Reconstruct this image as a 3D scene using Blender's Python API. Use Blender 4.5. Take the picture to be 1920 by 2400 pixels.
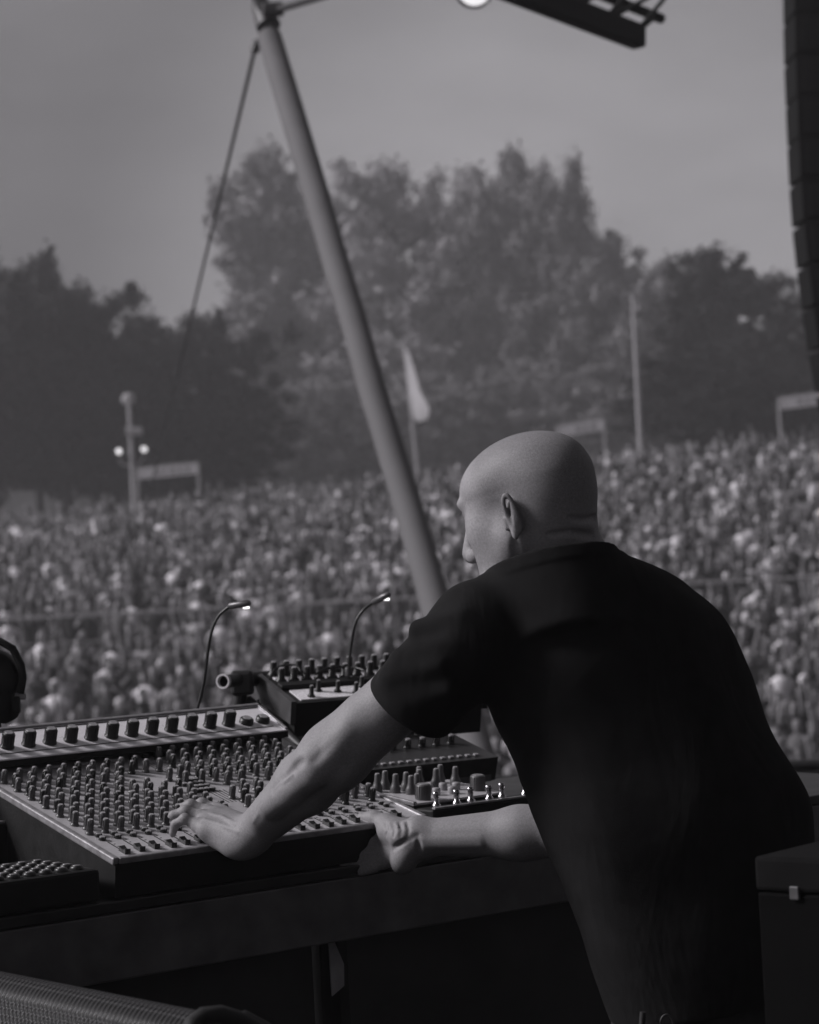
import bpy, bmesh, math, random
import numpy as np
from mathutils import Vector, Matrix
from math import sin, cos, pi, radians, atan, sqrt

# ------------------------------------------------------------------ scene, camera, world, sun
for o in list(bpy.data.objects):
    bpy.data.objects.remove(o)
SC = bpy.context.scene
COL = SC.collection
FPX = 5500.0                                   # focal length in pixels of the 1920x2400 photo
PITCH = atan(113 / FPX); ROLL = radians(3)
CF = np.array([0, cos(PITCH), sin(PITCH)]); R0 = np.array([1., 0, 0]); U0 = np.array([0, -sin(PITCH), cos(PITCH)])
CR = cos(ROLL) * R0 - sin(ROLL) * U0; CU = sin(ROLL) * R0 + cos(ROLL) * U0
CAM = np.array([0, 0, 1.55])
cd = bpy.data.cameras.new('camera'); cam = bpy.data.objects.new('camera', cd); COL.objects.link(cam)
m = Matrix.Identity(4)
for i in range(3):
    m[i][0] = CR[i]; m[i][1] = CU[i]; m[i][2] = -CF[i]; m[i][3] = CAM[i]
cam.matrix_world = m
cd.sensor_fit = 'VERTICAL'; cd.sensor_height = 36; cd.lens = 36 * FPX / 2400
cd.clip_start = 0.05; cd.clip_end = 4000
cd.dof.use_dof = True; cd.dof.focus_distance = 4.0; cd.dof.aperture_fstop = 6.0
SC.camera = cam

SUN_EL, SUN_AZ = radians(36), radians(-92)      # azimuth from +Y towards +X
w = bpy.data.worlds.new('World'); SC.world = w; w.use_nodes = True
nt = w.node_tree; nt.nodes.clear()
sky = nt.nodes.new('ShaderNodeTexSky'); sky.sky_type = 'NISHITA'; sky.sun_disc = False
sky.sun_elevation = SUN_EL; sky.sun_rotation = SUN_AZ; sky.dust_density = 5.0; sky.air_density = 1.0; sky.ozone_density = 1.0
bw = nt.nodes.new('ShaderNodeRGBToBW'); comb = nt.nodes.new('ShaderNodeMix'); comb.data_type = 'RGBA'; comb.blend_type = 'MULTIPLY'
comb.inputs[0].default_value = 1.0; comb.inputs[7].default_value = (1.0, 0.97, 1.02, 1)
bg = nt.nodes.new('ShaderNodeBackground'); out = nt.nodes.new('ShaderNodeOutputWorld')
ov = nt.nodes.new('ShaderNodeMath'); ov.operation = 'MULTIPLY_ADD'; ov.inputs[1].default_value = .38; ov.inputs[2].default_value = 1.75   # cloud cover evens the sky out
nt.links.new(sky.outputs[0], bw.inputs[0]); nt.links.new(bw.outputs[0], ov.inputs[0]); # broad glow added to the sky ahead of the stage, with soft cloud patches
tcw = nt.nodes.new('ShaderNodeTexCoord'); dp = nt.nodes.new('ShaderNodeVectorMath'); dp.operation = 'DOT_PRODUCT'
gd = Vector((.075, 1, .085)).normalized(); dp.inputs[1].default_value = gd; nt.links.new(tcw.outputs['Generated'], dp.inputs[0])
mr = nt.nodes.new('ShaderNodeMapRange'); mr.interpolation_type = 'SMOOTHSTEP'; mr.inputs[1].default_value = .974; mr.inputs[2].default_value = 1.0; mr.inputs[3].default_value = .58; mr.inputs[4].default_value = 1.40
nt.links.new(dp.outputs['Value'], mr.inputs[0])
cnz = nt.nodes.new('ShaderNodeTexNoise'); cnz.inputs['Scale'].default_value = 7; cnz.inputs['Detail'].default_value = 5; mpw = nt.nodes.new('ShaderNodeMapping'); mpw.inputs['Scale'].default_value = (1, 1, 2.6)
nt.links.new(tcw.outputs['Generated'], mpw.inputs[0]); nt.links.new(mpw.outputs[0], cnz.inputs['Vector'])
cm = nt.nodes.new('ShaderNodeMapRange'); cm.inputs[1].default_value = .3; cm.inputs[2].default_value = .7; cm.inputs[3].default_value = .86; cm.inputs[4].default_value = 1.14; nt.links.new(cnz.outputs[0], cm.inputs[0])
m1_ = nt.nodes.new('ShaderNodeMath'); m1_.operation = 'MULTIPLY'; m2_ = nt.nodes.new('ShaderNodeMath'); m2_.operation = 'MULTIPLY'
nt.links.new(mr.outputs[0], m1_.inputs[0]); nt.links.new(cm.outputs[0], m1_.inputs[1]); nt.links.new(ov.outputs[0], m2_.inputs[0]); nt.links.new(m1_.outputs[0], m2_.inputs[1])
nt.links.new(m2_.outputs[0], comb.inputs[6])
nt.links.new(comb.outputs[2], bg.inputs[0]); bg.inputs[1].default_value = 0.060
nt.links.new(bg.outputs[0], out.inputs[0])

sl = bpy.data.lights.new('sun', 'SUN'); sl.energy = 2.2; sl.angle = radians(16); sl.color = (1, .975, 1.0)
so = bpy.data.objects.new('sun', sl); COL.objects.link(so)
sd = Vector((sin(SUN_AZ) * cos(SUN_EL), cos(SUN_AZ) * cos(SUN_EL), sin(SUN_EL)))
so.rotation_euler = sd.to_track_quat('Z', 'Y').to_euler()

SC.view_settings.view_transform = 'Standard'; SC.view_settings.look = 'None'
SC.view_settings.exposure = 0.7; SC.view_settings.gamma = 1.0
SC.render.engine = 'CYCLES'
SC.cycles.volume_bounces = 0; SC.cycles.max_bounces = 6

RNG = np.random.default_rng(7); random.seed(7)

# ------------------------------------------------------------------ helpers
def P(px, py, d):
    return CAM + d * (CF + (px - 960) / FPX * CR + (1200 - py) / FPX * CU)
def onz(px, py, z):
    v = CF + (px - 960) / FPX * CR + (1200 - py) / FPX * CU
    return CAM + (z - CAM[2]) / v[2] * v
def proj(p):
    v = np.asarray(p, float) - CAM; d = v @ CF
    return 960 + FPX * (v @ CR) / d, 1200 - FPX * (v @ CU) / d
def unit(v):
    v = np.asarray(v, float); return v / np.linalg.norm(v)

def mat(name, v, rough=0.6, metal=0.0, var=0.25, scale=20.0, bump=0.15, bscale=None, emit=None, spec=0.5, coat=0.0, stretch=None):
    """grey procedural material: noise varies colour and roughness, noise bump"""
    M = bpy.data.materials.new(name); M.use_nodes = True; t = M.node_tree; b = t.nodes['Principled BSDF']
    c = (v, v * .97, v * 1.01, 1)
    tc = t.nodes.new('ShaderNodeTexCoord'); src = tc.outputs['Object']
    if stretch:
        mp = t.nodes.new('ShaderNodeMapping'); mp.inputs['Scale'].default_value = stretch
        t.links.new(src, mp.inputs[0]); src = mp.outputs[0]
    n = t.nodes.new('ShaderNodeTexNoise'); n.inputs['Scale'].default_value = scale; n.inputs['Detail'].default_value = 6
    t.links.new(src, n.inputs['Vector'])
    r = t.nodes.new('ShaderNodeValToRGB'); r.color_ramp.elements[0].position = .3; r.color_ramp.elements[1].position = .72
    lo, hi = 1 - var, 1 + var
    r.color_ramp.elements[0].color = (c[0] * lo, c[1] * lo, c[2] * lo, 1); r.color_ramp.elements[1].color = (c[0] * hi, c[1] * hi, c[2] * hi, 1)
    t.links.new(n.outputs[0], r.inputs[0]); t.links.new(r.outputs[0], b.inputs['Base Color'])
    rr = t.nodes.new('ShaderNodeMapRange'); rr.inputs[3].default_value = max(rough - .1, .03); rr.inputs[4].default_value = min(rough + .12, 1)
    t.links.new(n.outputs[0], rr.inputs[0]); t.links.new(rr.outputs[0], b.inputs['Roughness'])
    b.inputs['Metallic'].default_value = metal; b.inputs['Specular IOR Level'].default_value = spec
    b.inputs['Coat Weight'].default_value = coat
    if bump:
        n2 = t.nodes.new('ShaderNodeTexNoise'); n2.inputs['Scale'].default_value = bscale or scale * 6; n2.inputs['Detail'].default_value = 4
        t.links.new(src, n2.inputs['Vector'])
        bp = t.nodes.new('ShaderNodeBump'); bp.inputs['Strength'].default_value = bump; bp.inputs['Distance'].default_value = .002
        t.links.new(n2.outputs[0], bp.inputs['Height']); t.links.new(bp.outputs[0], b.inputs['Normal'])
    if emit:
        b.inputs['Emission Color'].default_value = (1, .98, 1, 1); b.inputs['Emission Strength'].default_value = emit
    return M

class MB:
    """collects shapes in local coordinates, then becomes one mesh"""
    def __init__(s): s.v = []; s.f = []; s.n = 0; s.sm = []
    def add(s, v, f, smooth=False):
        k = s.n; s.v.extend([tuple(map(float, p)) for p in v]); s.f.extend([tuple(i + k for i in q) for q in f]); s.sm += [smooth] * len(f); s.n += len(v); return s
    def box(s, c, size, rot=None, bev=0.0):
        hx, hy, hz = [q / 2 for q in size]; b = min(bev, hx * .49, hy * .49, hz * .49)
        if b <= 0:
            v = [(x, y, z) for z in (-hz, hz) for y in (-hy, hy) for x in (-hx, hx)]
            f = [(0, 2, 3, 1), (4, 5, 7, 6), (0, 1, 5, 4), (2, 6, 7, 3), (0, 4, 6, 2), (1, 3, 7, 5)]
        else:
            bm = bmesh.new(); bmesh.ops.create_cube(bm, size=1.0)
            for q in bm.verts: q.co = Vector((q.co.x * 2 * hx, q.co.y * 2 * hy, q.co.z * 2 * hz))
            bmesh.ops.bevel(bm, geom=bm.edges[:], offset=b, segments=2, profile=.5, affect='EDGES')
            bm.verts.index_update(); v = [tuple(q.co) for q in bm.verts]; f = [tuple(q.index for q in fc.verts) for fc in bm.faces]; bm.free()
        v = np.array(v)
        if rot is not None: v = v @ np.array(rot).T
        return s.add(v + np.array(c), f)
    def tube(s, pts, r, n=10, cap=True, smooth=True):
        pts = [np.array(p, float) for p in pts]; rs = r if hasattr(r, '__len__') else [r] * len(pts)
        v = []; up = None
        for i, p in enumerate(pts):
            t = unit(pts[min(i + 1, len(pts) - 1)] - pts[max(i - 1, 0)])
            if up is None:
                a = np.array([0, 0, 1.]) if abs(t[2]) < .9 else np.array([1., 0, 0]); up = unit(np.cross(t, a))
            up = unit(up - t * (up @ t)); b = np.cross(t, up)
            v += [p + rs[i] * (cos(2 * pi * k / n) * up + sin(2 * pi * k / n) * b) for k in range(n)]
        f = [(i * n + k, i * n + (k + 1) % n, (i + 1) * n + (k + 1) % n, (i + 1) * n + k) for i in range(len(pts) - 1) for k in range(n)]
        s.add(v, f, smooth)
        if cap:
            s.add(v[:n], [tuple(range(n))[::-1]]); s.add(v[-n:], [tuple(range(n))])
        return s
    def lathe(s, prof, n=16, c=(0, 0, 0), rot=None, smooth=True, squash=1.0):
        v = np.array([(r * cos(2 * pi * k / n), r * squash * sin(2 * pi * k / n), z) for r, z in prof for k in range(n)])
        if rot is not None: v = v @ np.array(rot).T
        m_ = len(prof)
        f = [(i * n + k, i * n + (k + 1) % n, (i + 1) * n + (k + 1) % n, (i + 1) * n + k) for i in range(m_ - 1) for k in range(n)]
        s.add(v + np.array(c), f, smooth)
        return s
    def prism(s, outline, t0, t1, axis=0):
        """outline of 2-D points swept along an axis"""
        n = len(outline); v = []
        for t in (t0, t1):
            for a, b in outline:
                v.append((t, a, b) if axis == 0 else ((a, t, b) if axis == 1 else (a, b, t)))
        f = [(k, (k + 1) % n, n + (k + 1) % n, n + k) for k in range(n)] + [tuple(range(n))[::-1], tuple(range(n, 2 * n))]
        return s.add(v, f)
    def build(s, name, material, parent=None, loc=None):
        me = bpy.data.meshes.new(name); me.from_pydata(s.v, [], s.f); me.polygons.foreach_set('use_smooth', s.sm)
        me.materials.append(material); bm = bmesh.new(); bm.from_mesh(me); bmesh.ops.recalc_face_normals(bm, faces=bm.faces[:]); bm.to_mesh(me); bm.free()
        o = bpy.data.objects.new(name, me); COL.objects.link(o); o.parent = parent
        if loc is not None: o.location = loc
        return o

def tag(o, label=None, cat=None, group=None, kind=None):
    if label: o['label'] = label
    if cat: o['category'] = cat
    if group: o['group'] = group
    if kind: o['kind'] = kind
    return o
def empty(name, loc=(0, 0, 0), ex=None, ey=None, ez=None):
    o = bpy.data.objects.new(name, None); COL.objects.link(o); o.empty_display_size = .1
    mm = Matrix.Identity(4)
    if ex is not None:
        for i in range(3): mm[i][0] = ex[i]; mm[i][1] = ey[i]; mm[i][2] = ez[i]
    for i in range(3): mm[i][3] = loc[i]
    o.matrix_world = mm; return o
def inst(proto, parent, loc, name=None, rz=0, scale=None, mesh=None):
    o = proto.copy(); COL.objects.link(o); o.parent = parent; o.location = loc; o.rotation_euler = (0, 0, rz)
    if scale: o.scale = scale
    return o
def rotx(a): return np.array([[1, 0, 0], [0, cos(a), -sin(a)], [0, sin(a), cos(a)]])
def rotz(a): return np.array([[cos(a), -sin(a), 0], [sin(a), cos(a), 0], [0, 0, 1]])
def frame_z(d):
    d = unit(d); a = np.array([0, 0, 1.]) if abs(d[2]) < .9 else np.array([1., 0, 0]); x = unit(np.cross(a, d)); return np.stack([x, np.cross(d, x), d], 1)

M_black = mat('black_paint', .012, .5, scale=12, var=.4)
M_drape = mat('black_cloth', .008, .95, scale=9, var=.4, spec=.1)
M_deck = mat('stage_ply', .02, .6, scale=5, var=.4)
M_steel = mat('galvanised_steel', .33, .55, .3, scale=8, var=.2)
M_dark_steel = mat('black_steel', .03, .45, .2, scale=20)
M_chrome = mat('chrome', .45, .25, 1.0, scale=40, bump=0)

# ------------------------------------------------------------------ setting: ground, stage
prof = [(-60, -3.35), (30, -3.35), (34, -3.2), (52.2, -.8), (54.2, -.62), (86, 3.75), (92, 4.1), (140, 4.6), (400, 7), (2500, 12)]
def gz(y, x=0.0): return float(np.interp(y, [p[0] for p in prof], [p[1] for p in prof])) + min(max((y - 38) / 45, 0), 1) * (-.45 + .05 * min(max(x, -22), 12))
ys = [-60, -20, 0, 15, 30, 34] + [34 + 2.0 * i for i in range(1, 27)] + [90, 92, 100, 120, 140, 200, 400, 900, 2500]
xs = [-1500, -500, -150, -60] + list(range(-48, 49, 4)) + [60, 150, 500, 1500]
b = MB(); v = [(x, y, gz(y, x) + (.12 * sin(x * .21 + y * .13) if abs(x) < 60 and 30 < y < 140 else 0)) for y in ys for x in xs]
nx = len(xs); b.add(v, [(j * nx + i, j * nx + i + 1, (j + 1) * nx + i + 1, (j + 1) * nx + i) for j in range(len(ys) - 1) for i in range(nx - 1)], True)
tag(b.build('ground', mat('trodden_grass', .055, .95, var=.5, scale=.6, bump=.6, bscale=6)), kind='structure', label='trodden grass hillside of the open air arena')
b = MB(); b.box((0, 1.7, -.06), (18, 15.6, .12)); tag(b.build('stage_floor', M_deck), kind='structure')
b = MB(); b.box((0, 1.6, -1.75), (17.6, 15.2, 3.2)); tag(b.build('stage_base', M_drape), kind='structure')
b = MB(); b.box((8.9, -2.0, 3.1), (.2, 8, 6.2))
tag(b.build('light_blocking_drape', M_drape), kind='structure')  # unseen right side drape, added to keep light off the stage
b = MB(); b.box((3.1, 1.6, 6.3), (12.0, 5.6, .2)); tag(b.build('light_blocking_roof', M_drape), kind='structure')  # unseen roof added to block overhead light, trimmed to let the sun in

# ------------------------------------------------------------------ table and its frame
TH = radians(38)
E1 = np.array([cos(TH), sin(TH), 0]); E2 = np.array([-sin(TH), cos(TH), 0]); E3 = np.array([0, 0, 1.])
MO = onz(265, 2015, 1.07); MO[2] = 1.0           # table-top point below the mixer's front left corner
def TP(u, v_, z): return MO + u * E1 + v_ * E2 + np.array([0, 0, z - 1.0])
M_table = mat('scuffed_table_paint', .10, .42, scale=14, var=.35, bump=.25, bscale=60)
def scuff(M, v=.35, sc=(3, 3, 60)):
    t = M.node_tree; b_ = t.nodes['Principled BSDF']; tc = t.nodes['Texture Coordinate'] if 'Texture Coordinate' in t.nodes else t.nodes.new('ShaderNodeTexCoord')
    mp = t.nodes.new('ShaderNodeMapping'); mp.inputs['Scale'].default_value = sc; t.links.new(tc.outputs['Object'], mp.inputs[0])
    n = t.nodes.new('ShaderNodeTexNoise'); n.inputs['Scale'].default_value = 3.2; n.inputs['Detail'].default_value = 5; n.inputs['Roughness'].default_value = .75
    t.links.new(mp.outputs[0], n.inputs['Vector'])
    r = t.nodes.new('ShaderNodeValToRGB'); r.color_ramp.elements[0].position = .70; r.color_ramp.elements[1].position = .76
    t.links.new(n.outputs[0], r.inputs[0])
    mx = t.nodes.new('ShaderNodeMix'); mx.data_type = 'RGBA'; src = b_.inputs['Base Color'].links[0].from_socket
    t.links.new(r.outputs[0], mx.inputs[0]); t.links.new(src, mx.inputs[6]); mx.inputs[7].default_value = (v, v * .97, v, 1)
    t.links.new(mx.outputs[2], b_.inputs['Base Color'])
scuff(M_table, .26, (14, 14, 3))
tb = empty('equipment_table', TP(0, 0, 0), E1, E2, E3)
tag(tb, 'long black scuffed equipment table under the mixing console', 'table')
b = MB(); b.box((.55, .50, .99), (3.1, 1.0, .02), bev=.003); b.build('tabletop', mat('black_table_laminate', .02, .4, scale=10), tb)
b = MB(); b.box((.55, .012, .922), (3.1, .024, .112), bev=.003); b.build('fascia_board', M_table, tb)
b = MB(); b.box((.55, .972, .922), (3.1, .024, .112)); b.build('rear_board', M_table, tb)
M_riser = mat('black_riser_ply', .024, .6, scale=6, var=.5); scuff(M_riser, .06, (9, 9, 2.2))
b = MB(); b.box((.10, .10, .43), (.72, .03, .86)); b.box((1.15, .10, .43), (1.22, .03, .86)); b.box((.5, .10, .12), (.12, .028, .24)); b.build('front_panel', M_riser, tb)
for u in (-.95, .47, .54, 2.0):
    for v_ in (.16, .9):
        b = MB(); b.box((0, 0, .43), (.05, .05, .86), bev=.004); b.build('leg', M_dark_steel, tb, (u, v_, 0))
g = MB(); g.prism([(-.012, -.055), (.016, -.04), (.018, .0), (-.006, .055), (-.014, .05)], -.003, 0, axis=1)  # flat grey shape set in the gap of the front panel
q = TP(.515, 0, 0)
tag_o = g.build('grey_gap_sliver', mat('gap_sliver_grey', .3, .8), None); tag_o.matrix_world = Matrix(((E1[0], E2[0], 0, 0), (E1[1], E2[1], 0, 0), (0, 0, 1, 0), (0, 0, 0, 1)))
pp = P(786, 2262, 4.33); tag_o.location = pp; tag(tag_o, 'pale grey flat sliver in the gap under the table', 'sliver')

# ------------------------------------------------------------------ mixing console
M_panel = mat('brushed_pale_panel', .48, .40, .15, scale=60, var=.10, bump=.06, stretch=(1, 8, 1))
M_edge = mat('worn_metal_edge', .30, .4, .4, scale=50, var=.3, bump=.2)
M_body = mat('console_black', .009, .6, scale=30, var=.3, spec=.3)
M_knob = mat('grey_knob_plastic', .085, .38, scale=90, var=.12)
M_knobd = mat('dark_knob_plastic', .014, .36, scale=90, var=.12)
M_cap = mat('pale_knob_cap', .30, .4, scale=90, var=.1)
M_ink = mat('black_ink', .015, .6)
W_, D_, TL = .68, .555, radians(14)
mx = empty('mixing_console', TP(0, 0, 1.0), E1, E2, E3)
tag(mx, 'large analogue mixing console with pale top panel and rows of tall grey knobs', 'mixer')
hf, hb = .067, .067 + D_ * math.tan(TL)
b = MB(); b.prism([(.006, .004), (D_, .004), (D_, hb - .006), (.0, hf - .006)], 0.004, W_ - .004)
b.build('chassis', M_body, mx)
RT = rotx(TL); CT = cos(TL)
def S(u, s, h=0.0):
    """console surface: u across, s along the slope, h above it"""
    return np.array([u, s * cos(TL) - h * sin(TL), hf + s * sin(TL) + h * cos(TL)])
SL = D_ / cos(TL)
b = MB(); b.box(S(W_ / 2, SL / 2, -.002), (W_ - .024, SL - .01, .008), RT); b.build('top_panel', M_panel, mx)
b = MB()
b.box(S(.006, SL / 2, -.001), (.012, SL, .014), RT, .003); b.box(S(W_ - .006, SL / 2, -.001), (.012, SL, .014), RT, .003)
b.box(S(W_ / 2, .003, -.001), (W_ - .025, .010, .012), RT, .003)
b.build('edge_trim', M_edge, mx)
def knob_mesh(r=.0060, h=.025, n=14):
    k = MB(); k.lathe([(r * 1.28, 0), (r * 1.28, h * .12), (r * 1.02, h * .16), (r, h * .3), (r * .92, h * .94), (r * .80, h), (0, h)], n)
    for j in range(0, n, 2):
        a = 2 * pi * j / n; k.box((r * .98 * cos(a), r * .98 * sin(a), h * .55), (.0011, .0011, h * .7), rotz(a))
    return k
def two_tone(k, capr, caph, name, m1, m2, parent=None):
    o = k.build(name, m1, parent); o.data.materials.append(m2)
    me = o.data; bm = bmesh.new(); bm.from_mesh(me)
    r = bmesh.ops.create_cone(bm, cap_ends=True, segments=12, radius1=capr, radius2=capr * .92, depth=.0012, matrix=Matrix.Translation((0, 0, caph)))
    fs = set(f for q in r['verts'] for f in q.link_faces)
    r2 = bmesh.ops.create_cube(bm, size=1, matrix=Matrix.Translation((0, -capr * 1.02, caph * .62)) @ Matrix.Diagonal((.0013, .0016, caph * .7, 1)))
    fs |= set(f for q in r2['verts'] for f in q.link_faces)
    for f in fs: f.material_index = 1
    bm.to_mesh(me); bm.free(); return o
KP = [two_tone(knob_mesh(), .0046, .0252, 'knob', mm_, M_cap) for mm_ in (M_knob, M_knobd)]
KPs = [two_tone(knob_mesh(.0062, .0075), .0050, .0078, 'knob', mm_, M_cap) for mm_ in (M_knobd,)]
btn = MB(); btn.lathe([(.0065, 0), (.0065, .005), (.0058, .006), (0, .006)], 14); BP = two_tone(btn, .0054, .0064, 'button', M_knobd, M_cap)
fc = MB(); fc.prism([(-.011, 0), (.011, 0), (.010, .009), (.002, .006), (-.002, .006), (-.010, .009)], -.0055, .0055); fc.box((0, 0, -.004), (.002, .006, .012))
FP = fc.build('fader_cap', M_knobd)
PROT = KP + KPs + [BP, FP]
knobs = []; buttons = []; faders = []
for i in range(10):
    u = .034 + .0312 * i
    for j in range(14):
        s = .135 + .0262 * j
        if s > SL - .10: continue
        if (i >= 8 and 7 <= j <= 10) or (i == 7 and j in (8, 9)) or (j == 8 and i in (2, 5)): continue
        knobs.append((u + (.007 if j % 2 else -.002), s, 0 if (j < 5 or i in (1, 3, 6)) else (i + j) % 2, random.uniform(-.8, .8)))
    buttons.append((u + .006, .118, 0)); buttons.append((u + .003, .100, 0))
for i in range(9):
    u = .392 + .0312 * i
    for j in range(15):
        s = .120 + .0262 * j
        if s > SL - .055 or u > W_ - .02: continue
        if j in (6,) or (j in (5, 7) and i % 3 == 0) or (j == 0 and i % 2): continue
        knobs.append((u + (.006 if j % 2 else -.003), s, (i * 3 + j) % 3 == 0, random.uniform(-.8, .8)))
    for s in (.095, .080): buttons.append((u + random.uniform(-.004, .006), s, 0))
for k in range(16): buttons.append((.345 + .012 * (k % 4), .28 + .02 * (k // 4), 0))
for s, u in ((.33, .352), (.37, .365), (.36, .335), (.42, .35)): knobs.append((u, s, 0, .3))
def fader_row(u0, n, du, s0, s1):
    for i in range(n):
        u = u0 + du * i; sl_.box(S(u, (s0 + s1) / 2, .0023), (.0018, s1 - s0, .0012), RT)
        for t in range(6): sl_.box(S(u + .006, s0 + (s1 - s0) * t / 5, .0022), (.004, .0008, .0008), RT)
        faders.append((u, s0 + (s1 - s0) * random.choice((.12, .2, .3, .16)), 0))
sl_ = MB(); fader_row(.040, 10, .0312, .022, .086); sl_.build('fader_scale', M_ink, mx)
sl_ = MB(); fader_row(.375, 9, .0312, .020, .070); sl_.build('fader_scale', M_ink, mx); sl_ = MB()
for t in range(7): sl_.box(S(.352 + .007 * t, .445, .0022), (.0016, .05, .0010), RT)
sl_.build('printed_lines', M_ink, mx); sl_ = MB()
for t in range(5): sl_.box(S(.37 + .008 * t, .24, .0022), (.0014, .07, .0010), RT)
sl_.build('printed_lines', M_ink, mx)
# the 100 knobs that show largest are parts, the rest one object
def on_console(pr, u, s, rz, jitter=0):
    o = pr.copy(); COL.objects.link(o); o.parent = mx; o.location = S(u, s, .002); o.rotation_euler = Matrix(RT @ rotz(rz)).to_euler() if False else (TL, 0, 0)
    o.rotation_euler = (Matrix([list(r) for r in (RT @ rotz(rz))])).to_euler(); return o
knobs.sort(key=lambda k: k[1] + k[0] * .2)
for u, s, kd, rz in knobs[:100]: on_console(KP[int(kd)], u, s, rz).scale = (1, 1, random.choice((1, 1, .9, 1.08)))
rest = {0: [], 1: []}
for k in knobs[100:]: rest[int(k[2])].append(k)
def merged(pr, lst, name, parent):
    me0 = pr.data; nv = len(me0.vertices); co = np.empty(nv * 3); me0.vertices.foreach_get('co', co); co = co.reshape(-1, 3)
    V = []; Fc = []; mi = []; fs = [tuple(p.vertices) for p in me0.polygons]; ms = [p.material_index for p in me0.polygons]
    for i, (u, s, kd, rz) in enumerate(lst):
        V.append(co @ (RT @ rotz(rz)).T + S(u, s, .002)); Fc += [tuple(q + i * nv for q in f) for f in fs]; mi += ms
    me = bpy.data.meshes.new(name); me.from_pydata(np.concatenate(V).tolist(), [], Fc)
    for mt in me0.materials: me.materials.append(mt)
    me.polygons.foreach_set('material_index', mi); me.polygons.foreach_set('use_smooth', [True] * len(Fc))
    o = bpy.data.objects.new(name, me); COL.objects.link(o); o.parent = parent; return o
lst = [(k[0], k[1], 0, k[3]) for k in knobs[100:]]
base = merged(KP[0], rest[0], 'far_knobs', mx); base2 = merged(KP[1], rest[1], 'far_knobs_dark', mx)
bm = bmesh.new(); bm.from_mesh(base.data); n0 = len(bm.faces); bm.from_mesh(base2.data); bm.faces.ensure_lookup_table()
for f in bm.faces[n0:]: f.material_index = 1 if f.material_index == 1 else 2
base.data.materials.append(M_knobd); bm.to_mesh(base.data); bm.free(); bpy.data.objects.remove(base2)
tag(base, kind='stuff', label='further rows of small knobs at the back of the console')
for u, s, _ in buttons: on_console(BP, u, s, 0)
for u, s, _ in faders: on_console(FP, u, s, 0)
# strip of white keys and small dials below the raised unit
for i in range(5):
    b = MB(); b.box((0, 0, .004), (.026, .008, .006), bev=.001); o = b.build('white_key', M_cap, mx, S(.045 + .062 * i, SL - .072, .002)); o.rotation_euler = (TL, 0, 0)
for i, u in enumerate((.345, .372, .398, .41, .43)): on_console(KPs[0], u, SL - .065, .3)

# raised unit with big knobs standing over the back of the console
RA = radians(25)
ru = empty('raised_knob_unit', TP(0, .47, 1.0), E1, E2, E3)
tag(ru, 'long silver effects unit with a row of large black knobs behind the console', 'effects unit')
RR = rotx(RA)
Z0 = .216; UW = .95; UX = -.25
def Q(u, s, h=0): return np.array([u, s * cos(RA) - h * sin(RA), Z0 + s * sin(RA) + h * cos(RA)])
UD = .118
b = MB(); b.prism([(0, Z0 - .012), (0, Z0), (UD * cos(RA), Z0 + UD * sin(RA)), (UD * cos(RA) + .03, Z0 + UD * sin(RA)), (UD * cos(RA) + .03, Z0 - .012)], UX, UX + UW)
b.build('casing', M_body, ru)
b = MB(); b.box(Q(UX + UW / 2, UD / 2, .001), (UW - .004, UD, .004), RR); b.build('face_plate', mat('silver_face_plate', .92, .30, .1, scale=60, var=.06, bump=.04), ru)
b = MB()
b.box(Q(UX + UW / 2, UD - .004, .004), (UW - .002, .008, .006), RR, .001); b.box(Q(UX + UW - .004, UD / 2 - .004, .004), (.006, UD - .012, .006), RR, .001); b.build('edge_trim', M_edge, ru)
b = MB(); b.box(Q(UX + UW / 2, .020, .0036), (UW - .05, .0012, .001), RR); b.box(Q(UX + UW / 2, UD - .014, .0036), (UW - .02, .0022, .001), RR); b.build('printed_lines', M_ink, ru)
for uu in (UX + .1, UX + UW - .12):
    b = MB(); b.box((0, 0, (Z0 - .012) / 2), (.05, .06, Z0 - .012)); b.build('foot', M_body, ru, (uu, .09, 0))
kb = MB(); kb.lathe([(.0140, 0), (.0140, .003), (.0122, .005), (.0114, .028), (.0102, .030), (0, .030)], 22)
for j in range(18):
    a = 2 * pi * j / 18; kb.box((.0120 * cos(a), .0120 * sin(a), .016), (.001, .0018, .021), rotz(a))
KB = two_tone(kb, .0092, .0303, 'large_knob', M_knobd, mat('knob_top_disc', .25, .35, scale=80, var=.1))
kf = MB(); kf.lathe([(.0150, 0), (.0140, .009), (.0100, .012), (0, .012)], 20)
KF = two_tone(kf, .0095, .0123, 'flat_knob', M_knobd, M_cap)
PROT += [KB, KF]
for i in range(15):
    u = UX + UW - .118 - .0455 * i
    o = KB.copy(); COL.objects.link(o); o.parent = ru; o.location = Q(u, .045, .003); o.rotation_euler = (RA - radians(4), 0, 0)
for i in range(2):
    o = KF.copy(); COL.objects.link(o); o.parent = ru; o.location = Q(UX + UW - .075 + .04 * i, .045, .003); o.rotation_euler = (RA, 0, 0)

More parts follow.
